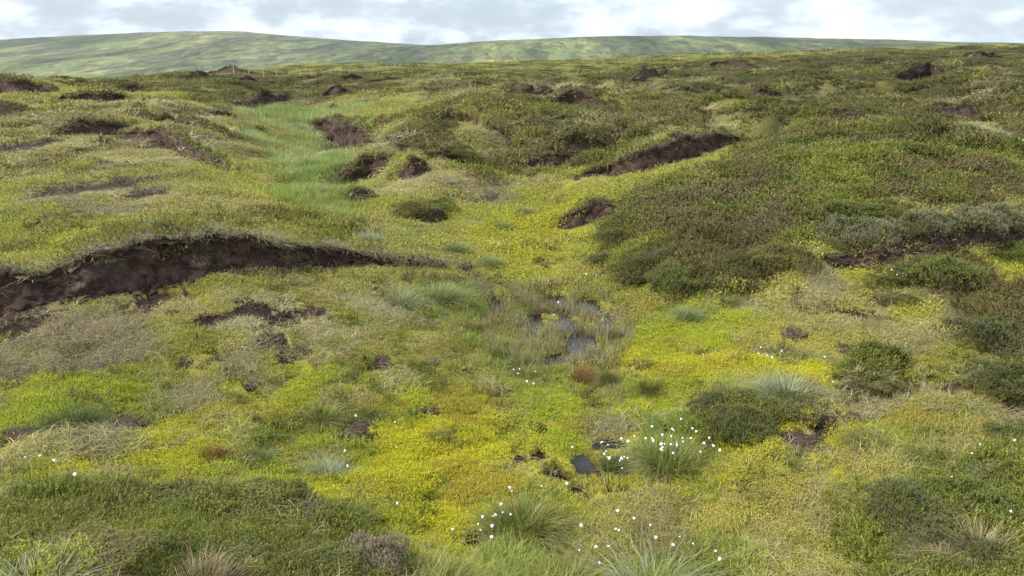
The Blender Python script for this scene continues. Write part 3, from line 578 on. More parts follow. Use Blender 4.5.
# ------------------------------------------------------------------ peat banks as things
def turf_cols(n, kind):
    if kind == 0: return pal(n, [(.16,.19,.05),(.22,.22,.06),(.11,.13,.04),(.27,.23,.10)])
    if kind == 2: return pal(n, [(.30,.30,.17),(.22,.23,.10),(.36,.36,.24),(.20,.18,.10)])
    return pal(n, [(.14,.16,.04),(.18,.19,.045),(.12,.115,.045),(.20,.165,.075)])
for bi_, B in enumerate(banks):
    D, Hm = B['D'], B['Hm']; px = D / F
    ns = int(np.clip(B['s'][-1] / (px * 2.2), 24, 260)); s = np.linspace(0, B['s'][-1], ns)
    g = lambda a: np.stack([np.interp(s, B['s'], a[:, i]) for i in (0, 1)], -1)
    pl, nm = g(B['pl']), g(B['nm']); hs = np.interp(s, B['s'], B['hs'])
    pl = pl - nm * (warp(pl[:, 0], pl[:, 1], B['ws']) * .45 * Hm)[:, None]
    zb = interp(HB2, pl[:, 0], pl[:, 1])
    rows = 22 if D < 12 else 10; ts = np.linspace(-.25, 1.0, rows)
    ox, oy = pl.mean(0); oz = float(gz(ox, oy)[0])
    t_ = thing('peat_bank', (ox, oy, oz), B['label'], 'peat bank', 'eroded peat banks of the moor'); O = np.array([ox, oy, oz])
    hj = hs * (.70 + .62 * fbm(s, s * 0 + bi_ * 7.7, max(Hm * 1.1, .1), 4, 40, .6))
    X, Z = [], []
    for t in ts:
        nx = fbm(s, np.full(ns, t * Hm * 1.15 + bi_ * 13), max(Hm * .42, .05), 5, 50, .62) - .5
        nx = nx + (.30 * (fbm(s, np.full(ns, bi_ * 5.0), .10, 3, 58) - .5) + .22 * (fbm(s * 1.0, np.full(ns, t * Hm * 1.3 + 40), .05, 4, 59) - .5)) * (D < 12)
        off = -.03 - .05 * Hm + B['wf'] * (.75 * max(t, 0) + .9 * min(t, 0)) - .16 * Hm * sstep(.75, 1, t) + nx * .55 * Hm
        p2 = pl + nm * off[:, None] if hasattr(off, '__len__') else pl + nm * off
        X.append(np.c_[p2, zb + t * hj + (.05 * Hm * nx)])
    # tuck the top back under the turf
    X.append(np.c_[pl + nm * (B['wf'] * 1.3), zb + hj * .96])
    X = np.array(X); nr_ = len(X)
    ii = np.arange(nr_ * ns).reshape(nr_, ns); f = np.stack([ii[:-1, :-1], ii[:-1, 1:], ii[1:, 1:], ii[1:, :-1]], -1).reshape(-1, 4)
    obj('peat_face', mesh_np('peat_face', X.reshape(-1, 3) - O, f, MAT['peat'], None, True), t_)
    # turf lip: a thick sheet that rolls over the edge
    prof = [(-.20, -.16), (-.25, -.05), (-.20, .06), (-.02, .12), (.35, .10), (.9, .0), (1.3, -.12)]
    kind = 2 if bi_ == 1 else 0 if bi_ in (0, 3, 4, 5, 6, 7, 8, 9) else 1
    lx = []; tt = .55 * Hm ** .8 * .5
    for a, b in prof:
        nz = fbm(s * 1.0 + 5 * a, np.full(ns, b * 4 + bi_ * 3.1), max(.25 * Hm, .06), 3, 55) - .5
        lx.append(np.c_[pl + nm * ((a * Hm * (.75 if D < 12 else .45) + nz * (.5 if D < 12 else .28) * Hm) + B['wf'] * .7)[:, None], zb + hj + b * tt * 2 * np.clip(hs / Hm, .3, 1) + nz * .12 * Hm - .02])
    lx = np.array(lx); ii = np.arange(len(prof) * ns).reshape(len(prof), ns); f = np.stack([ii[:-1, :-1], ii[:-1, 1:], ii[1:, 1:], ii[1:, :-1]], -1).reshape(-1, 4)
    lv = lx.reshape(-1, 3); lc = turf_cols(len(lv), kind) * .6
    if bi_ == 0: lc = pal(len(lv), [(.15,.125,.09),(.19,.16,.115),(.12,.11,.05)])
    f3 = np.concatenate([f[:, [0, 1, 2]], f[:, [0, 2, 3]]])
    nb = int(np.clip(ns * 9, 200, 2600)); j = rng.integers(0, ns, nb); rr_ = rng.integers(2 if D < 12 else 3, 6, nb); root = lx[rr_, j] + rng.normal(0, .02 + .04 * Hm, (nb, 3)) * [1, 1, .3]
    sc = np.clip(px * 3.2, .02, .11) * (.6 + .8 * rng.random(nb))
    sp = sprigs(root, sc, sc * .42, 4, turf_cols(nb, kind) * .8, turf_cols(nb, kind) * 1.15)
    allv = join((lv, f3, lc), sp)
    obj('turf_lip', mesh_np('turf_lip', allv[0] - O, allv[1], MAT['veg'], allv[2]), t_)
    if D < 18:   # fallen crumbs of peat along the foot
        nc = int(ns * 2.2); j = rng.integers(0, ns, nc); cs = (.012 + .05 * rng.random(nc) ** 3) * min(1, Hm / .35); dd = -(.02 + .55 * Hm * rng.random(nc) ** 1.6)
        cp_ = pl[j] + nm[j] * dd[:, None]; cz = gz(cp_[:, 0], cp_[:, 1]) + cs * .15
        oc = np.array([(1, 0, 0), (-1, 0, 0), (0, 1, 0), (0, -1, 0), (0, 0, .8), (0, 0, -.8)], float); of = np.array([(0, 2, 4), (2, 1, 4), (1, 3, 4), (3, 0, 4), (2, 0, 5), (1, 2, 5), (3, 1, 5), (0, 3, 5)])
        cv = oc[None] * (.6 + .8 * rng.random((nc, 6, 1))) * cs[:, None, None] + .25 * cs[:, None, None] * rng.standard_normal((nc, 6, 3)) + np.c_[cp_, cz][:, None]
        obj('peat_crumbs', mesh_np('peat_crumbs', cv.reshape(-1, 3) - O, (of[None] + 6 * np.arange(nc)[:, None, None]).reshape(-1, 3), MAT['peat']), t_, kind='stuff')
    # hanging roots and dead grass
    nb = int(np.clip(ns * 6, 120, 1800)) if D < 20 else int(np.clip(ns * 2, 40, 160)); pj = np.clip(fbm(s, s * 0 + bi_ * 2.0, .5 * Hm + .1, 4, 57) - .36, .01, 1) ** 1.5; j = rng.choice(ns, nb, p=pj / pj.sum()); root = lx[rng.integers(0, 4, nb), j] + rng.normal(0, .05 * Hm, (nb, 3))
    hgt = (.18 + .35 * rng.random(nb)) * Hm * .8; azr = np.arctan2(-nm[j, 1], -nm[j, 0]) + rng.normal(0, .7, nb)
    bl = blades(root, hgt, np.full(nb, max(px * .8, .004)), 1.2 + 1.6 * rng.random(nb), azr, pal(nb, [(.20,.165,.11),(.27,.225,.15),(.12,.09,.065),(.16,.13,.08),(.20,.20,.06)]), 2)
    obj('root_fringe', mesh_np('root_fringe', bl[0] - O, bl[1], MAT['dead'], bl[2]), t_, kind='stuff')

# ------------------------------------------------------------------ prototypes
def dome_pts(n, rad, hgt, seed):
    a = rng.random(n) * 6.283; r = np.sqrt(rng.random(n)); x, y = r * np.cos(a) * rad, r * np.sin(a) * rad
    lum = fbm(x + seed * 3, y, rad * .55, 3, seed)
    edge_ = .55 + .9 * fbm(np.cos(a) * 1.3 + seed * 9, np.sin(a) * 1.3, .8, 3, seed + 5); x *= edge_; y *= edge_
    z = hgt * np.sqrt(np.maximum(1 - r ** 2, 0)) * (.15 + 1.5 * lum ** 1.3); return np.c_[x, y, z], lum
HP = { # heather palettes: lower shoot, tip
 'green': ([(.11,.135,.035),(.13,.15,.035)], [(.20,.235,.05),(.24,.27,.055),(.17,.19,.05)]),
 'dark': ([(.09,.10,.035),(.11,.11,.04)], [(.16,.185,.055),(.19,.205,.06),(.145,.145,.06)]),
 'grey': ([(.19,.185,.10),(.17,.16,.10)], [(.34,.345,.21),(.40,.40,.26),(.26,.26,.12),(.22,.24,.08)]),
 'olive': ([(.14,.14,.04),(.16,.145,.05)], [(.25,.255,.065),(.29,.27,.075),(.22,.175,.08)]),
 'dead': ([(.15,.12,.08),(.18,.145,.10)], [(.28,.24,.17),(.33,.29,.21),(.22,.185,.12)])}
def make_bush(palname, seed, n=1500):
    P0, lum = dome_pts(n, .5, .42, seed); h = .09 + .08 * rng.random(n); a, b = HP[palname]
    P0[:, 2] -= .05
    sp = sprigs(P0, h, .012 + .009 * rng.random(n), 9, pal(n, a), pal(n, b), .5)
    fol = mesh_np('foliage', sp[0], sp[1], MAT['veg'] if palname != 'dead' else MAT['dead'], sp[2])
    ns = 90; a_ = rng.random(ns) * 6.283; r = rng.random(ns) * .2
    root = np.c_[np.cos(a_) * r, np.sin(a_) * r, np.full(ns, -.08)]
    bl = blades(root, .36 + .2 * rng.random(ns), np.full(ns, .012), .3 + .9 * rng.random(ns), a_ + rng.normal(0, .4, ns), pal(ns, [(.09,.07,.055),(.15,.125,.105)]), 3)
    return fol, mesh_np('stems', bl[0], bl[1], MAT['wood'], bl[2])
BUSH = {k: [make_bush(k, 3 + i + 7 * j) for i in range(3)] for j, k in enumerate(HP)}
TP = {'green': [(.14,.19,.035),(.20,.25,.05),(.26,.29,.075),(.18,.18,.045),(.32,.29,.13)], 'pale': [(.27,.32,.17),(.34,.38,.23),(.22,.28,.12),(.40,.40,.28)], 'dark': [(.07,.11,.03),(.10,.15,.04),(.13,.16,.05)],
 'rust': [(.28,.12,.045),(.33,.16,.06),(.24,.14,.07),(.20,.16,.06)], 'olive': [(.17,.18,.05),(.22,.21,.07),(.14,.16,.05)], 'marsh': [(.20,.26,.09),(.26,.31,.13),(.31,.35,.17),(.18,.22,.07)], 'straw': [(.34,.28,.17),(.40,.34,.22),(.27,.21,.13),(.18,.17,.07)]}
def make_tuft(palname, seed, n=900, wdt=.0075, arch=1.0):
    a = rng.random(n) * 6.283; r = np.sqrt(rng.random(n)) * .22; root = np.c_[np.cos(a) * r, np.sin(a) * r, np.full(n, -.05)]
    h = (.32 + .26 * rng.random(n)); lean = (.15 + .95 * rng.random(n) * (.35 + r / .22)) * arch * (.55 + .9 * rng.random(n)); wd = rng.random() * 6.283; a = np.arctan2(np.sin(a) + .7 * np.sin(wd), np.cos(a) + .7 * np.cos(wd)) + rng.normal(0, .25, n); h *= .55 + .6 * rng.random(n)
    c = pal(n, TP[palname]); bl = blades(root, h, wdt * (.6 + .7 * rng.random(n)), lean, a + rng.normal(0, .6, n), c * .85, 3, c * 1.15)
    g_ = mesh_np('blades', bl[0], bl[1], MAT['veg'], bl[2])
    m_ = 190; a = rng.random(m_) * 6.283; r = np.sqrt(rng.random(m_)) * .26; root = np.c_[np.cos(a) * r, np.sin(a) * r, np.full(m_, -.04)]
    bl = blades(root, .16 + .2 * rng.random(m_), np.full(m_, wdt), .9 + 1.1 * rng.random(m_), a + rng.normal(0, .8, m_), pal(m_, [(.30,.26,.16),(.24,.19,.11),(.19,.15,.08)]), 2)
    return g_, mesh_np('dead_leaves', bl[0], bl[1], MAT['dead'], bl[2])
TUFT = {k: [make_tuft(k, i, arch=(.8, 1.0, 1.25)[i]) for i in range(3)] for k in TP}

def fluff():
    import bmesh
    bm = bmesh.new(); bmesh.ops.create_icosphere(bm, subdivisions=2, radius=1)
    for v in bm.verts:
        k = .75 + .5 * hash2(np.array([v.co.x * 40]), np.array([v.co.y * 40 + v.co.z * 77]), 3)[0]
        v.co *= k; v.co.x += .3 * max(0, -v.co.z)
        if v.co.z < 0: v.co.x *= .9 + .3 * v.co.z; v.co.y *= .9 + .3 * v.co.z
    me = bpy.data.meshes.new('cotton_head'); bm.to_mesh(me); bm.free(); me.materials.append(MAT['cotton']); return me
COTTON = fluff()
sb = blades(np.zeros((1, 3)), np.ones(1), np.array([.022]), np.array([.12]), np.zeros(1), np.array([[.17, .22, .07]]), 3)
STEM = mesh_np('stem', sb[0], sb[1], MAT['veg'], sb[2])
def px_of(p):
    x, y, z = p; z -= CZ; dep = y * CT - z * ST; return 512 + F * x / dep, 288 - F * (y * ST + z * CT) / dep
def head_base(u, v, hgt):
    x, y, z, D = put(u, v)
    for _ in range(4):
        v2 = v + hgt * F / D * .93; x, y, z, D = put(u, v2)
    return x, y, z, D
def add_head(root, u, v, hgt, rad=.0082):
    x, y, z, D = head_base(u, v, hgt); b = Vector((x, y, z)) - root.location
    s = obj('stem', STEM, root); s.location = b; s.scale = (hgt * .9,) * 3; s.rotation_euler[2] = rng.random() * 6.28
    az = s.rotation_euler[2]
    hd = obj('cotton_head', COTTON, root); rr = rad * (.6 + .7 * rng.random()); hd.scale = (rr * (.75 + .4 * rng.random()), rr * .85, rr * (.8 + .35 * rng.random()))
    hd.location = b + Vector((.12 * math.cos(az), .12 * math.sin(az), .96)) * hgt * .9; hd.rotation_euler = (rng.normal() * .4, rng.normal() * .4, rng.random() * 6)

def bush(u, v, wpx, kind, label, hs=1.0, group='heather bushes'):
    x, y, z, D = put(u, v); s = wpx / F * D; me = BUSH[kind][rng.integers(3)]
    t = thing('heather_bush', (x, y, z), label, 'heather', group, rng.random() * 6.28, (s * 1.12, s * (.9 + .4 * rng.random()), s * hs * .8))
    obj('foliage', me[0], t); obj('stems', me[1], t); return t
def tuft(u, v, wpx, kind, label, hs=1.0, heads=(), name='grass_tussock', cat='tussock', var=None, group='grass tussocks'):
    x, y, z, D = put(u, v); s = wpx / F * D / .85; me = TUFT[kind][rng.integers(3) if var is None else var]
    t = thing(name, (x, y, z), label, cat, group)
    rz = rng.random() * 6.28
    for nme, mm in zip(('blades', 'dead_leaves'), me):
        o = obj(nme, mm, t); o.scale = (s, s, s * hs); o.rotation_euler[2] = rz
    for (hu, hv) in heads:
        add_head(t, hu, hv, .24 + .1 * rng.random())
        if len(heads) > 6: add_head(t, hu + rng.normal() * 9, hv + rng.normal() * 5, .24 + .1 * rng.random(), .008)
    return t

# ------------------------------------------------------------------ individual plants
HEADS = {'big': [(518,483),(491,513),(486,520),(491,523),(500,504),(503,506),(545,482)],
 'right': [(650,431),(656,437),(658,432),(663,437),(669,427),(672,437),(677,438),(664,445),(687,422),(690,428),(693,435),(698,440),(713,447),(682,431)],
 'small': [(597,438),(608,442),(609,453),(617,455),(619,450),(608,445),(634,434),(616,461)], 'pool': [(517,366),(522,366),(521,369),(536,366),(531,376),(535,378)], 'left': [(37,454),(44,455),(58,463),(77,473)]}
tuft(521, 533, 92, 'green', 'large domed green tussock with a few white cotton heads in the foreground', .75, HEADS['big'], 'cotton_grass_tussock', 'cotton grass')
tuft(672, 468, 82, 'green', 'wide tussock with the densest cluster of white cotton heads', .75, HEADS['right'], 'cotton_grass_tussock', 'cotton grass')
tuft(614, 470, 40, 'dark', 'small tussock with white cotton heads between the dark bog holes', .8, HEADS['small'], 'cotton_grass_tussock', 'cotton grass')
tuft(525, 380, 46, 'green', 'green tussock with white specks at the near rim of the reedy pool', .75, HEADS['pool'], 'cotton_grass_tussock', 'cotton grass')
tuft(62, 486, 40, 'green', 'low green tussock with scattered white heads at the left edge', .6, HEADS['left'], 'cotton_grass_tussock', 'cotton grass')
for a in [
 (72,430,62,'dark','dark green spiky tussock on the left slope beside a bare peat scar',.8), (322,420,44,'green','blue-green tussock on the moss, left of centre',.8), (369,415,28,'green','small tussock just right of the blue-green one',.8),
 (418,366,28,'green','round bright tussock right of a dark peat clod',.8), (609,383,26,'olive','upright olive rush clump beside the rusty sedge at the pool',1.5),
 (728,302,28,'green','round green tussock on the floor below the right heather slope',.7), (326,478,46,'pale','pale silvery tussock at the edge of the foreground heather',.8), (250,464,46,'dark','dim olive tussock on the moss left of the silvery one',.55),
 (212,458,32,'rust','reddish-brown tussock on the moss at lower left',.8), (436,590,95,'green','long bright grass at the bottom edge, left of the middle',.6), (650,600,120,'pale','long pale grass at the bottom edge, right of the middle',.45), (560,592,90,'green','green grass at the bottom edge below the domed tussock',.5),
 (785,398,64,'pale','wide windblown pale tussock leaning over the dark heather',.7), (735,398,40,'green','low tussock at the left end of the windblown grass',.7),
 (398,306,50,'pale','pale grass tuft in the marshy strip left of the pool',.8), (440,300,46,'marsh','blue-green grass tuft left of the pool',.9), (370,242,34,'pale','pale grass tuft behind the end of the long peat bank',.7), (455,252,30,'marsh','grass tuft at the end of the long peat bank',.9),
 (492,266,26,'marsh','grey-green bushy tuft at the mouth of the little valley',1.0), (525,214,20,'marsh','small tuft on the yellow valley floor, upper of two',.9), (502,228,18,'marsh','small tuft on the yellow valley floor, lower of two',.9), (540,262,18,'olive','thin tuft beside the yellow moss cushion',.9),
 (474,332,30,'olive','rush clump on the left side of the pool',.9), (498,356,30,'olive','rush clump at the lower left of the pool',.8), (552,334,24,'straw','pale brown sedge standing in the pool water',.9), (616,338,24,'olive','rush clump at the right end of the pool',1.0), (540,312,20,'straw','brown sedge at the back of the pool',.9), (566,364,22,'olive','rush clump at the near side of the pool',.8),
 (235,398,18,'green','tiny tussock on the left moss slope',.9), (345,376,22,'green','tiny tussock above the blue-green one',.8), (352,520,40,'dark','low dark tuft at the corner of the foreground heather',.7), (440,490,34,'dark','dim low tuft on the moss left of the domed tussock',.6), (870,445,50,'olive','low olive tuft on the right moss',.5), (940,462,60,'green','low green tuft above the lower right heather',.4),
 (1000,478,40,'pale','grey-green tuft at the right edge above the heather',.6), (985,560,70,'straw','straw-coloured flowering grass over the lower right heather',.9), (935,568,46,'straw','dry bent grass left in the lower right heather',.9), (40,592,90,'pale','long pale arching grass in the bottom left corner',.6), (205,590,70,'straw','thin arching straw blades in the bottom left heather',.9), (650,392,34,'olive','thin upright grass right of the pool',1.1),
 (690,318,34,'marsh','fresh green grass patch below the heather corner',.6), (440,440,30,'olive','thin olive tuft in the middle of the moss',.7), (300,150,26,'marsh','marsh tuft in the middle of the green marsh',.8), (330,196,30,'marsh','marsh tuft at the near end of the green marsh',.8), (312,168,28,'marsh','marsh tuft halfway down the green marsh',.8), (275,125,24,'marsh','marsh tuft at the top of the green marsh',.7), (300,130,24,'pale','pale marsh tuft left of the stream',.7), (322,122,22,'marsh','marsh tuft above the stream glints',.7), (345,162,20,'marsh','marsh tuft against the ridge side below the stream',.8), (290,178,24,'pale','pale marsh tuft at the left rim',.7),
 (14,212,30,'marsh','fresh green grass patch at the left edge above the long bank',.4), (150,228,30,'pale','dry pale tuft on the brow of the long peat bank',.7), (108,262,26,'pale','dry pale tuft on the lip of the long peat bank, lower left',.8)]:
    tuft(a[0], a[1], a[2], a[3], a[4], a[5])
tuft(583, 382, 36, 'rust', 'rust-red sedge clump at the near edge of the pool', 1.0, (), 'sedge_clump', 'sedge', 0)
for a in [
 (682,283,62,'green','bright green heather bush at the foot of the right heather slope',1.0), (640,278,52,'dark','dark heather bush left of the bright green one',.9), (735,272,60,'dark','dark heather bush along the foot of the right slope',.8), (785,262,60,'olive','olive heather bush left of the right peat bank',.8),
 (845,240,54,'grey','grey-green hanging bush at the left end of the right peat bank',1.1), (882,238,48,'grey','second grey-green bush along the right peat bank',1.0), (926,229,46,'grey','third grey-green bush along the right peat bank',1.0), (972,226,52,'grey','fourth grey-green bush along the right peat bank',.95), (1012,224,52,'grey','grey-green bush at the right photo edge on the peat bank',.9),
 (835,212,80,'green','bright green heather swell above the right peat bank',.5), (890,212,56,'green','yellow-green heather on top of the right peat bank',.5), (905,232,30,'olive','olive shrub between the second and third grey bushes',.8), (948,224,30,'dark','dark shrub between the third and fourth grey bushes',.8),
 (940,278,74,'green','broad green heather bush in the hollow below the right bank',.8), (885,285,32,'green','small bright heather bush with two white specks',1.0), (903,300,36,'olive','small olive heather bush below the broad green one',.7), (1016,256,44,'green','green heather bush at the right edge under the peat bank',.9), (1000,340,80,'dark','dark heather bush at the right edge, upper',.7), (1012,384,70,'dark','dark heather bush at the right edge, lower',.7),
 (872,382,40,'olive','low heather bush on the right moss',.7), (740,426,52,'dark','dark heather bush behind the white-headed tussock',.9), (712,410,46,'dark','heather bush left below the windblown tussock',.8), (800,398,44,'green','green heather under the windblown tussock',.4),
 (925,520,86,'dark','dark heather bush at lower right, left one',.8), (985,512,84,'green','green heather bush at lower right, right one',.7), (955,560,90,'dark','big dark heather bush at the lower right edge',.8), (1015,432,44,'green','bright low heather at the right edge',.5),
 (368,566,76,'dead','dead grey-brown heather bush at the bottom edge',.9), (300,520,50,'dead','grey withered patch in the foreground heather',.5), (14,502,50,'dead','grey withered heather at the left edge',.5), (150,515,80,'green','green heather hump in the foreground, upper left',.35), (255,505,80,'green','green heather hump in the foreground, upper right',.35), (90,555,90,'olive','olive heather hump low in the left corner',.35), (210,560,90,'green','bright heather hump at the bottom, left of centre',.35), (310,570,80,'green','bright heather hump beside the dead bush',.35),
 (410,213,40,'olive','olive heather tuft beside the dark peat lip',.8), (435,206,40,'green','green heather tuft in the mouth of the middle valley',.6), (455,152,34,'green','green heather dome in the middle distance',.8), (360,172,26,'dark','dark heather on the ridge side over the marsh',.8), (440,128,34,'dark','dark heather crown on the middle ridge',.7), (600,262,30,'dark','dark heather outlier at the slope foot',.8), (660,262,50,'dark','dark heather bush above the bright green one',.8), (620,240,46,'dark','dark heather bush at the left rim of the heather slope',.7)]:
    bush(*a)
# stray cotton-grass plants
STRAY = {'white cotton-grass head on a thin stem low in the foreground moss': [(449,524),(577,517),(582,545),(594,557),(598,541),(604,538),(617,528),(619,525),(643,519),(655,535),(672,532),(676,541),(621,506),(634,511),(695,540),(707,546),(713,553)],
 'single white cotton-grass head among grass near the right edge': [(969,443),(1013,442),(970,455),(950,478),(1009,512)],
 'white cotton-grass head on the moss behind the windblown tussock': [(757,346),(757,351),(766,353),(773,356),(782,349),(818,355),(828,381)],
 'white cotton-grass head by the small bright heather bush': [(887,269),(892,274)],
 'small white cotton-grass head on the moss left of centre': [(352,463),(361,392),(355,411),(348,445),(394,418),(400,444),(402,500)],
 'tiny white cotton-grass head in the yellow valley': [(497,243),(550,244),(587,273),(596,274),(551,312),(560,300)]}
for lab, ps in STRAY.items():
    for (u, v) in ps:
        hg = .18 + .08 * rng.random(); x, y, z, D = head_base(u, v, hg)
        t = thing('cotton_grass', (x, y, z), lab, 'cotton grass', lab.split(' head')[0] + ' heads ' + ' '.join(lab.split()[-3:]))
        add_head(t, u, v, hg, .008 if D < 7 else .011)

# ------------------------------------------------------------------ peat clods
import bmesh
def clod(u, v, wpx, label, flat=.35):
    x, y, z, D = put(u, v); s = wpx / F * D / 2
    sd_ = rng.random() * 50; gu, gv = np.meshgrid(np.linspace(-1.15, 1.15, 44), np.linspace(-1.15, 1.15, 34))
    gu = gu + .02 * rng.standard_normal(gu.shape); gv = gv + .02 * rng.standard_normal(gu.shape); rad_ = np.hypot(gu, gv)
    zz = 1.15 * fbm(gu + sd_, gv, .75, 5, 9, .62) - .16 - .75 * rad_ ** 2.2
    zz = np.where(zz > .1, .1 + (zz - .1) * .8, zz); dx = .14 * (fbm(gu, gv + sd_, .3, 3, 10) - .5)
    V_ = np.c_[(gu + dx).ravel(), gv.ravel(), zz.ravel()]; ii = np.arange(gu.size).reshape(gu.shape)
    me = mesh_np('peat', V_, np.stack([ii[:-1, :-1], ii[:-1, 1:], ii[1:, 1:], ii[1:, :-1]], -1).reshape(-1, 4), MAT['peat'])
    t = thing('peat_clod', (x, y, z), label, 'peat clod', 'peat clods and scars in the moss', 0)
    o = obj('peat', me, t); o.scale = (s * 1.15, s * .8, min(s * flat, .10)); o.location = (0, 0, .0); o.rotation_euler[2] = rng.normal() * .3
    nb = 70; a = rng.random(nb) * 6.283; r = (.4 + .5 * rng.random(nb)) * s
    bl = blades(np.c_[np.cos(a) * r, np.sin(a) * r, np.full(nb, 0)], s * (.25 + .4 * rng.random(nb)), np.full(nb, max(.006, D / F * .8)), .6 + rng.random(nb), rng.random(nb) * 6.28, pal(nb, [(.22,.18,.12),(.16,.15,.05),(.12,.09,.07)]), 2)
    obj('twigs', mesh_np('twigs', bl[0], bl[1], MAT['dead'], bl[2]), t)
for a in CLODS:
    clod(a[0], a[1], a[2] * 1.1, a[3], .55)

# ------------------------------------------------------------------ fences on the skyline
def fence(label, pts, n_):
    A0 = hit(*pts[0], HFULL); A1 = hit(*pts[1], HFULL)
    t = thing('fence', (A0[0], A0[1], A0[2]), label, 'fence')
    bm = bmesh.new(); bmesh.ops.create_cone(bm, cap_ends=True, segments=8, radius1=.045, radius2=.04, depth=1.5)
    me = bpy.data.meshes.new('post'); bm.to_mesh(me); bm.free(); me.materials.append(MAT['post']); top = []
    for i in range(n_):
        f = i / (n_ - 1); x, y = A0[0] + (A1[0] - A0[0]) * f, A0[1] + (A1[1] - A0[1]) * f; z = float(gz(x, y)[0])
        o = obj('post', me, t); o.location = (x - A0[0], y - A0[1], z - A0[2] + .5); o.rotation_euler = (rng.normal() * .04, rng.normal() * .04, 0); top.append((x - A0[0], y - A0[1], z - A0[2]))
    V, Fc = [], []
    for h_ in (.5, .85, 1.2):
        for i in range(n_ - 1):
            a, b = top[i], top[i + 1]; k = len(V)
            V += [(a[0], a[1], a[2] + h_ - .004), (b[0], b[1], b[2] + h_ - .004), (b[0], b[1], b[2] + h_ + .004), (a[0], a[1], a[2] + h_ + .004)]; Fc.append((k, k + 1, k + 2, k + 3))
    obj('wire', mesh_np('wire', V, Fc, MAT['post']), t)
fence('line of thin fence posts on the left skyline below the round hill', [(200, 73.5), (400, 68.6)], 20)
fence('line of thin fence posts across the far right moor', [(700, 58), (830, 51.5)], 13)

# ------------------------------------------------------------------ ground cover nobody could count
# small patches of real leaves and blades, set out over the land by geometry nodes
def proto(name, part, mat):
    v, f, c = part; return bpy.data.objects.new(name, mesh_np(name, v, f, mat, c))
def disc(n, rad):
    a = rng.random(n) * 6.283; r = rad * np.sqrt(rng.random(n)); return np.c_[np.cos(a) * r, np.sin(a) * r, np.zeros(n)]
G1 = lambda n, sp=.16, hue=.07: np.clip((1 + sp * rng.standard_normal((n, 1))) * (1 + hue * rng.standard_normal((n, 3))), .3, 2)
def p_moss(i):
    n = 260; P0 = disc(n, .11); lum = fbm(P0[:, 0] + i, P0[:, 1], .07, 3, 200 + i); P0[:, 2] = -.012 + .045 * (lum - .35); h = .012 + .014 * rng.random(n)
    c = G1(n, .13, .06); return sprigs(P0, h, .0042 + .0035 * rng.random(n), 3, c * .8, c * 1.2, 1.0)
def p_grass(i):
    n = 70; P0 = disc(n, .15); P0[:, 2] = -.01; a0 = rng.random() * 6.28; c = G1(n, .22)
    return blades(P0, .035 + .085 * rng.random(n) ** 1.5, .0028 + .002 * rng.random(n), .3 + 1.1 * rng.random(n), rng.normal(a0, 1.3, n), c * .85, 2, c * 1.15)
def p_litter(i):
    n = 120; P0 = disc(n, .15); P0[:, 2] = -.004 + .02 * rng.random(n); c = G1(n, .3, .05)
    return blades(P0, .02 + .05 * rng.random(n), .002 + .0025 * rng.random(n), 1.3 + 1.2 * rng.random(n), rng.random(n) * 6.283, c, 2)
def p_marsh(i):
    n = 110; P0 = disc(n, .2); P0[:, 2] = -.02; a0 = rng.random() * 6.28; c = G1(n, .2, .06)
    return blades(P0, .10 + .17 * rng.random(n), .004 + .003 * rng.random(n), .15 + 1.0 * rng.random(n), rng.normal(a0, 1.4, n), c * .8, 2, c * 1.2)
def p_heather(i):
    n = 120; P0 = disc(n, .17); lum = fbm(P0[:, 0] + i * 3, P0[:, 1], .13, 3, 230 + i); P0[:, 2] = -.06 + .13 * (lum - .25); h = .06 + .06 * rng.random(n)
    c = G1(n, .2, .07); return sprigs(P0, h, .010 + .007 * rng.random(n), 9, c * .65, c * 1.25, .6)
def f_moss(i):
    n = 110; P0 = disc(n, .12); P0[:, 2] = -.012 + .03 * rng.random(n); c = G1(n, .15, .05); return sprigs(P0, .010 + .012 * rng.random(n), .0055 + .005 * rng.random(n), 3, c * .85, c * 1.15, 1.0)
def f_grass(i):
    n = 40; P0 = disc(n, .15); P0[:, 2] = -.01; c = G1(n, .22); return blades(P0, .035 + .085 * rng.random(n) ** 1.5, .004 + .003 * rng.random(n), .3 + 1.1 * rng.random(n), rng.random(n) * 6.283, c * .85, 1, c * 1.15)
def f_litter(i):
    n = 50; P0 = disc(n, .15); P0[:, 2] = .01 * rng.random(n); c = G1(n, .3, .05); return blades(P0, .03 + .06 * rng.random(n), .004 + .004 * rng.random(n), 1.3 + 1.2 * rng.random(n), rng.random(n) * 6.283, c, 1)
def f_marsh(i):
    n = 60; P0 = disc(n, .2); P0[:, 2] = -.02; c = G1(n, .2, .06); return blades(P0, .10 + .17 * rng.random(n), .006 + .004 * rng.random(n), .15 + 1.0 * rng.random(n), rng.random(n) * 6.283, c * .8, 1, c * 1.2)
def f_heather(i):
    n = 72; P0 = disc(n, .17); lum = fbm(P0[:, 0] + i * 3, P0[:, 1], .13, 3, 260 + i); P0[:, 2] = -.06 + .13 * (lum - .25); c = G1(n, .2, .07); return sprigs(P0, .06 + .06 * rng.random(n), .014 + .009 * rng.random(n), 5, c * .65, c * 1.25, .6)
VI = new_mat('cover_foliage')
ai = attr('icol'); ai.attribute_type = 'INSTANCER'; ag = attr('col'); cc = mixc(1.0, ai.outputs['Color'], ag.outputs['Color'], 'MULTIPLY')
p = principled(cc, .7, .2); t = N('ShaderNodeBsdfTranslucent'); L(cc, t.inputs[0]); sh = N('ShaderNodeMixShader'); sh.inputs[0].default_value = .3
L(p.outputs[0], sh.inputs[1]); L(t.outputs[0], sh.inputs[2]); finish(sh.outputs[0])
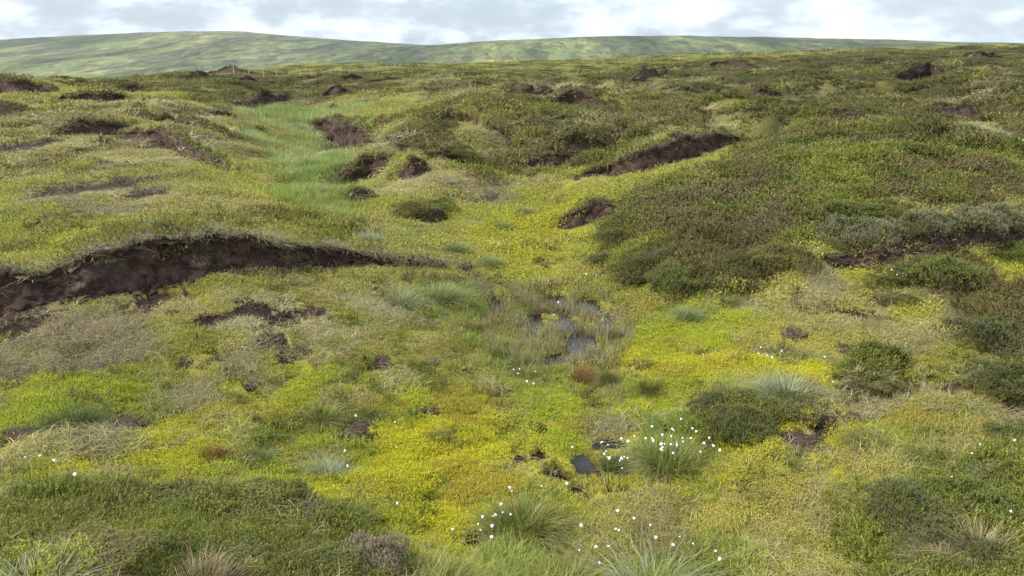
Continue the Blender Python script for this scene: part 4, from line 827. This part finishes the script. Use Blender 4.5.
PR = {k: [[proto(k + '_patch', f(i), VI) for i in range(4)] for f in ff] for k, ff in (('moss', (p_moss, f_moss)), ('grass', (p_grass, f_grass)), ('litter', (p_litter, f_litter)), ('marsh', (p_marsh, f_marsh)), ('heather', (p_heather, f_heather)))}
def tree_for(key):
    g = bpy.data.node_groups.new(key + '_scatter', 'GeometryNodeTree')
    g.interface.new_socket('Geometry', in_out='INPUT', socket_type='NodeSocketGeometry'); g.interface.new_socket('Geometry', in_out='OUTPUT', socket_type='NodeSocketGeometry')
    nd = lambda t: g.nodes.new(t)
    def na(nme, dt):
        q_ = nd('GeometryNodeInputNamedAttribute'); q_.data_type = dt; q_.inputs['Name'].default_value = nme; return q_.outputs['Attribute']
    gi, go, out = nd('NodeGroupInput'), nd('NodeGroupOutput'), nd('GeometryNodeJoinGeometry')
    for k, sel in enumerate(('near', 'far')):
        iop, jn = nd('GeometryNodeInstanceOnPoints'), nd('GeometryNodeJoinGeometry')
        for o in PR[key][k]:
            oi = nd('GeometryNodeObjectInfo'); oi.inputs['Object'].default_value = o; oi.inputs['As Instance'].default_value = True; g.links.new(oi.outputs['Geometry'], jn.inputs[0])
        g.links.new(gi.outputs[0], iop.inputs['Points']); g.links.new(jn.outputs[0], iop.inputs['Instance']); iop.inputs['Pick Instance'].default_value = True; g.links.new(na(sel, 'BOOLEAN'), iop.inputs['Selection'])
        g.links.new(na('var', 'INT'), iop.inputs['Instance Index']); g.links.new(na('rot', 'FLOAT_VECTOR'), iop.inputs['Rotation']); g.links.new(na('scl', 'FLOAT_VECTOR'), iop.inputs['Scale'])
        g.links.new(iop.outputs[0], out.inputs[0])
    g.links.new(out.outputs[0], go.inputs[0]); return g
def scatter(name, key, label, cat, sets):
    x, y, s, sz, c = (np.concatenate([q_[i] for q_ in sets]) for i in range(5)); n = len(x)
    e = np.maximum(.06, .02 * np.hypot(x, y)); zc = gz(x, y); sx = np.clip((gz(x + e, y) - gz(x - e, y)) / (2 * e), -1.2, 1.2); sy = np.clip((gz(x, y + e) - gz(x, y - e)) / (2 * e), -1.2, 1.2)
    # spin about the patch's own axis, then lean it with the slope
    th = rng.random(n) * 6.283; rx_, ry_ = np.arctan(sy) * .8, -np.arctan(sx) * .8
    rot = np.c_[rx_ * np.cos(th) + ry_ * np.sin(th), -rx_ * np.sin(th) + ry_ * np.cos(th), th]
    # XYZ euler applies x, y first and z last: undo the spin so that the lean stays in world axes
    me = bpy.data.meshes.new(name); me.vertices.add(n); me.vertices.foreach_set('co', np.c_[x, y, zc].astype(np.float32).ravel())
    for nme, dt, arr in (('rot', 'FLOAT_VECTOR', rot), ('scl', 'FLOAT_VECTOR', np.c_[s, s, sz])):
        at_ = me.attributes.new(nme, dt, 'POINT'); at_.data.foreach_set('vector', arr.astype(np.float32).ravel())
    at_ = me.attributes.new('var', 'INT', 'POINT'); at_.data.foreach_set('value', rng.integers(0, 4, n).astype(np.int32))
    fa_ = np.hypot(x, y) > (8 if key == 'moss' else 10)
    for nme, arr in (('near', ~fa_), ('far', fa_)): at_ = me.attributes.new(nme, 'BOOLEAN', 'POINT'); at_.data.foreach_set('value', arr)
    at_ = me.attributes.new('icol', 'FLOAT_COLOR', 'POINT'); at_.data.foreach_set('color', np.c_[np.clip(c * np.array([1.02, 1.04, .74]), .004, .9), np.ones(n)].astype(np.float32).ravel())
    me.materials.append(VI)
    o = obj(name, me, label=label, cat=cat, kind='stuff'); md = o.modifiers.new('scatter', 'NODES'); md.node_group = tree_for(key); print('COVER', name, n)
def mixn(a, b, t): t = np.clip(t, 0, 1)[:, None]; return np.asarray(a) * (1 - t) + np.asarray(b) * t
Z_ = zone
def lodS(r, r0): return np.maximum(1, r / r0)
def take(n, r0, r1, p, wfun):
    x, y, r = sample(n, r0, r1, p); ok = rng.random(n) < wfun(x, y, r); return x[ok], y[ok], r[ok]
dry_h = lambda x, y: (interp(CARVE, x, y) < .03) * (1 - .93 * Z_('excl', x, y))
def wet(x, y): return np.clip(Z_('peat', x, y) * 1.5 + .9 * Z_('front', x, y), 0, 1)
def moss_w(x, y, r): return np.clip(.85 + .3 * Z_('moss', x, y) - (.35 + .2 * sstep(9, 14, r)) * Z_('dry', x, y) - (.35 + .5 * sstep(10, 16, r)) * Z_('marsh', x, y), 0, 1) * (1 - .93 * Z_('heath', x, y)) * (1 - wet(x, y)) * (1 - .75 * Z_('olive', x, y)) * dry_h(x, y) * np.clip((fbm(x, y, .4, 4, 300) - .40 - .07 * Z_('dry', x, y)) * 9, .04, 1) * (1 - .7 * sstep(20, 60, r))
def moss_set(n, r0, r1, p, k0):
    x, y, r = take(n, r0, r1, p, moss_w); m_ = Z_('moss', x, y); a1 = fbm(x, y, .8, 4, 310); a2 = fbm(x, y, 2.6, 4, 311); a3 = fbm(x, y, .3, 3, 312)
    c = mixn(MOSS[0], MOSS[1], sstep(.40, .60, a1 - .12 * (m_ - .5))); c = mixn(c, MOSS[2], sstep(.50, .66, a2 - .10 * m_)); c = mixn(c, MOSS[3], .55 * sstep(.58, .70, a3)); c = mixn(c, MOSS[4], .8 * sstep(.5, .64, fbm(x, y, 1.5, 4, 313)) + .5 * Z_('dry', x, y))
    c = mixn(c, mixn((.36, .36, .10), (.43, .38, .20), sstep(.40, .58, fbm(x, y, 2.2, 4, 315))), sstep(7, 12, r) * (.85 - .45 * m_))
    c *= 1 + .08 * rng.standard_normal((len(x), 1)); s = k0 * lodS(r, 6) ** .8 * (.7 + .6 * rng.random(len(x))); return x, y, s, s * (.8 + .5 * rng.random(len(x))), c
MOSS = [(.52, .49, .045), (.39, .43, .055), (.27, .29, .065), (.36, .24, .08), (.43, .375, .16)]
scatter('moss_carpet', 'moss', 'yellow-green sphagnum moss carpet over the boggy floor', 'moss', [moss_set(36000, 2.3, 14, .35, 1.1), moss_set(26000, 12, 70, .5, 1.1)])
def grass_w(x, y, r): return np.clip(.17 + .5 * Z_('olive', x, y) - .12 * Z_('moss', x, y) - .05 * Z_('dry', x, y) + .1 * sstep(12, 25, r), 0, 1) * (1 - .75 * Z_('heath', x, y)) * (1 - (.6 + .3 * sstep(10, 16, r)) * Z_('marsh', x, y)) * (1 - wet(x, y)) * np.clip((fbm(x, y, .8, 4, 320) - .36) * 5, .12, 1) * dry_h(x, y)
def grass_set(n, r0, r1, p, k0):
    x, y, r = take(n, r0, r1, p, grass_w); c = mixn((.26, .28, .075), (.40, .35, .17), sstep(.42, .62, fbm(x, y, 1.9, 4, 321) + .12 * Z_('dry', x, y))); c = mixn(c, (.21, .28, .07), sstep(.52, .66, fbm(x, y, .9, 3, 322)))
    c *= 1 + .15 * rng.standard_normal((len(x), 1)); s = k0 * lodS(r, 9) ** .85 * (.6 + .8 * rng.random(len(x))); return x, y, s, s * (.6 + .7 * rng.random(len(x))) * np.minimum(1, 1.4 * lodS(r, 30) ** -.4), c
scatter('moor_grass', 'grass', 'thin short moor grass growing through the moss', 'grass', [grass_set(40000, 2.3, 14, .4, .8), grass_set(24000, 12, 90, .4, .9), grass_set(12000, 60, 420, .3, 1.0)])
def marsh_w(x, y, r): return np.clip(Z_('marsh', x, y) - .04, 0, 1) * (1 - .5 * Z_('heath', x, y)) * (interp(CARVE, x, y) < .05) * (1 - Z_('excl', x, y)) * (1 - .6 * Z_('pool', x, y)) * np.clip((fbm(x, y, .5, 3, 330) - .30) * 6, .15, 1) * (1 - wet(x, y))
def marsh_set(n, r0, r1, p, k0):
    x, y, r = take(n, r0, r1, p, marsh_w); far_ = sstep(10, 18, r); c = mixn((.21, .28, .065), (.33, .36, .13), sstep(.42, .62, fbm(x, y, .7, 4, 331))); c = mixn(c, mixn(mixn((.22, .30, .12), (.38, .45, .27), sstep(.38, .6, fbm(x, y, 1.6, 4, 332))), (.36, .34, .17), .6 * sstep(.54, .64, fbm(x, y, 2.6, 3, 334))), far_ * .85)
    c = mixn(c, (.36, .33, .17), .5 * sstep(.57, .68, fbm(x, y, 1.1, 3, 333))); c *= 1 + .13 * rng.standard_normal((len(x), 1)); s = k0 * lodS(r, 9) ** .75 * (.6 + .7 * rng.random(len(x))); return x, y, s, s * (.55 + .5 * rng.random(len(x))), c
scatter('marsh_grass', 'marsh', 'soft blue-green marsh grass along the wet gully', 'grass', [marsh_set(9500, 2.3, 14, .3, .55), marsh_set(110000, 12, 50, .1, .75)])
def lit_w(x, y, r): return np.clip(.06 + .8 * Z_('dry', x, y) + .5 * np.clip(Z_('peat', x, y), 0, .5) * (r < 11), 0, 1) * (1 - .55 * Z_('heath', x, y)) * (1 - .8 * Z_('marsh', x, y)) * np.clip((.53 - fbm(x, y, .4, 4, 300)) * 9, .06, 1) * dry_h(x, y) * (1 - .5 * Z_('front', x, y) * (r > 11)) * (1 - np.clip(1.5 * Z_('peat', x, y), 0, 1) * (r > 11))
def lit_set(n, r0, r1, p, k0):
    x, y, r = take(n, r0, r1, p, lit_w); c = mixn((.43, .38, .29), (.29, .245, .20), sstep(.40, .62, fbm(x, y, .9, 4, 341))); c = mixn(c, (.40, .36, .18), .7 * sstep(.52, .66, fbm(x, y, .7, 3, 342)))
    c *= 1 + .15 * rng.standard_normal((len(x), 1)); s = k0 * lodS(r, 8) ** .85 * (.7 + .6 * rng.random(len(x))); return x, y, s, s * (.7 + .6 * rng.random(len(x))), c
scatter('dead_litter', 'litter', 'bleached grey-brown dead heather twigs and grass litter', 'litter', [lit_set(40000, 2.4, 16, .3, 1.0), lit_set(50000, 12, 90, .4, 1.0)])
def hea_w(x, y, r): return np.clip(Z_('heath', x, y) + .42 * Z_('olive', x, y) + .012, 0, 1) * (1 - wet(x, y)) * np.clip((fbm(x, y, .9, 3, 140) - .20) * 5, .2, 1)
def hea_set(n, r0, r1, p, k0):
    x, y, r = take(n, r0, r1, p, hea_w); k = fbm(x, y, 1.0, 4, 145); k2 = fbm(x, y, 3.1, 4, 146); ol = Z_('olive', x, y) * (1 - Z_('heath', x, y)); nn = len(x)
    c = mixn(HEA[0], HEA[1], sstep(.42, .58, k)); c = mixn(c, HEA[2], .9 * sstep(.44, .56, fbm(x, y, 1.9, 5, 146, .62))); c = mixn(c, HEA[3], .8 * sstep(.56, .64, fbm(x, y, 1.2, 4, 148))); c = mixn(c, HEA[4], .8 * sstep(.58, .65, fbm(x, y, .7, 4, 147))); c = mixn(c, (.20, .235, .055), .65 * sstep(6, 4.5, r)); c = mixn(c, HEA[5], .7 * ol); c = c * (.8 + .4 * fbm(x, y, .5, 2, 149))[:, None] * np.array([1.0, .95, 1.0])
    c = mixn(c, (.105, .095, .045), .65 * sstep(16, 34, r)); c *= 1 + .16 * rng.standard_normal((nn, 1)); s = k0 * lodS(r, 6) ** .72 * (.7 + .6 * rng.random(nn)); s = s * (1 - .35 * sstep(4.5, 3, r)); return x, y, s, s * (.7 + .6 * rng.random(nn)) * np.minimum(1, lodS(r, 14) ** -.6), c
HEA = [(.115, .132, .042), (.155, .175, .048), (.145, .122, .062), (.205, .24, .052), (.175, .15, .10), (.23, .235, .062)]
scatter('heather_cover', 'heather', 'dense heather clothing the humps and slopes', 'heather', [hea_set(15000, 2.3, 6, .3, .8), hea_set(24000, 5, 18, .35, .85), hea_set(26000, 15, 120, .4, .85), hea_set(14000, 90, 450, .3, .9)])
# reeds standing in the pool
nn = 12000; a = rng.random(nn) * 6.283; r = np.sqrt(rng.random(nn)) * 1.15; x, y = px0 + np.cos(a) * r * prx, py0 + np.sin(a) * r * pry
ok = (fbm(x, y, .22, 3, 120) > .40) & (rng.random(nn) > .5 * (interp(CARVE, x, y) > .03)); x, y = x[ok], y[ok]; nn = len(x)
v, f, c = blades(np.c_[x, y, gz(x, y) - .02], .07 + .16 * rng.random(nn), np.full(nn, .004), .1 + .7 * rng.random(nn), rng.random(nn) * 6.28, pal(nn, [(.30,.23,.15),(.24,.24,.10),(.34,.30,.19),(.20,.15,.09),(.22,.26,.11)]), 2)
obj('pool_sedge', mesh_np('pool_sedge', v, f, MAT['veg'], c), label='thin brown and green sedge stems standing in the pool', cat='sedge', kind='stuff')

# ------------------------------------------------------------------ air
bm = bmesh.new(); bmesh.ops.create_cube(bm, size=1)
for v in bm.verts: v.co.x *= 7000; v.co.y *= 7000; v.co.z = -46 if v.co.z < 0 else 125
me = bpy.data.meshes.new('haze'); bm.to_mesh(me); bm.free()
mm = new_mat('haze_air'); vol = N('ShaderNodeVolumePrincipled'); vol.inputs['Color'].default_value = (.86, .93, 1, 1); vol.inputs['Density'].default_value = .00010; vol.inputs['Anisotropy'].default_value = .2
o_ = N('ShaderNodeOutputMaterial'); L(vol.outputs[0], o_.inputs['Volume']); me.materials.append(mm)
obj('haze', me, kind='stuff', label='thin pale summer haze over the moor')
print("TRIS", sum(sum(len(p.vertices)-2 for p in o.data.polygons) if 0 else (len(o.data.loops)-2*len(o.data.polygons)) for o in bpy.data.objects if o.type=="MESH"))
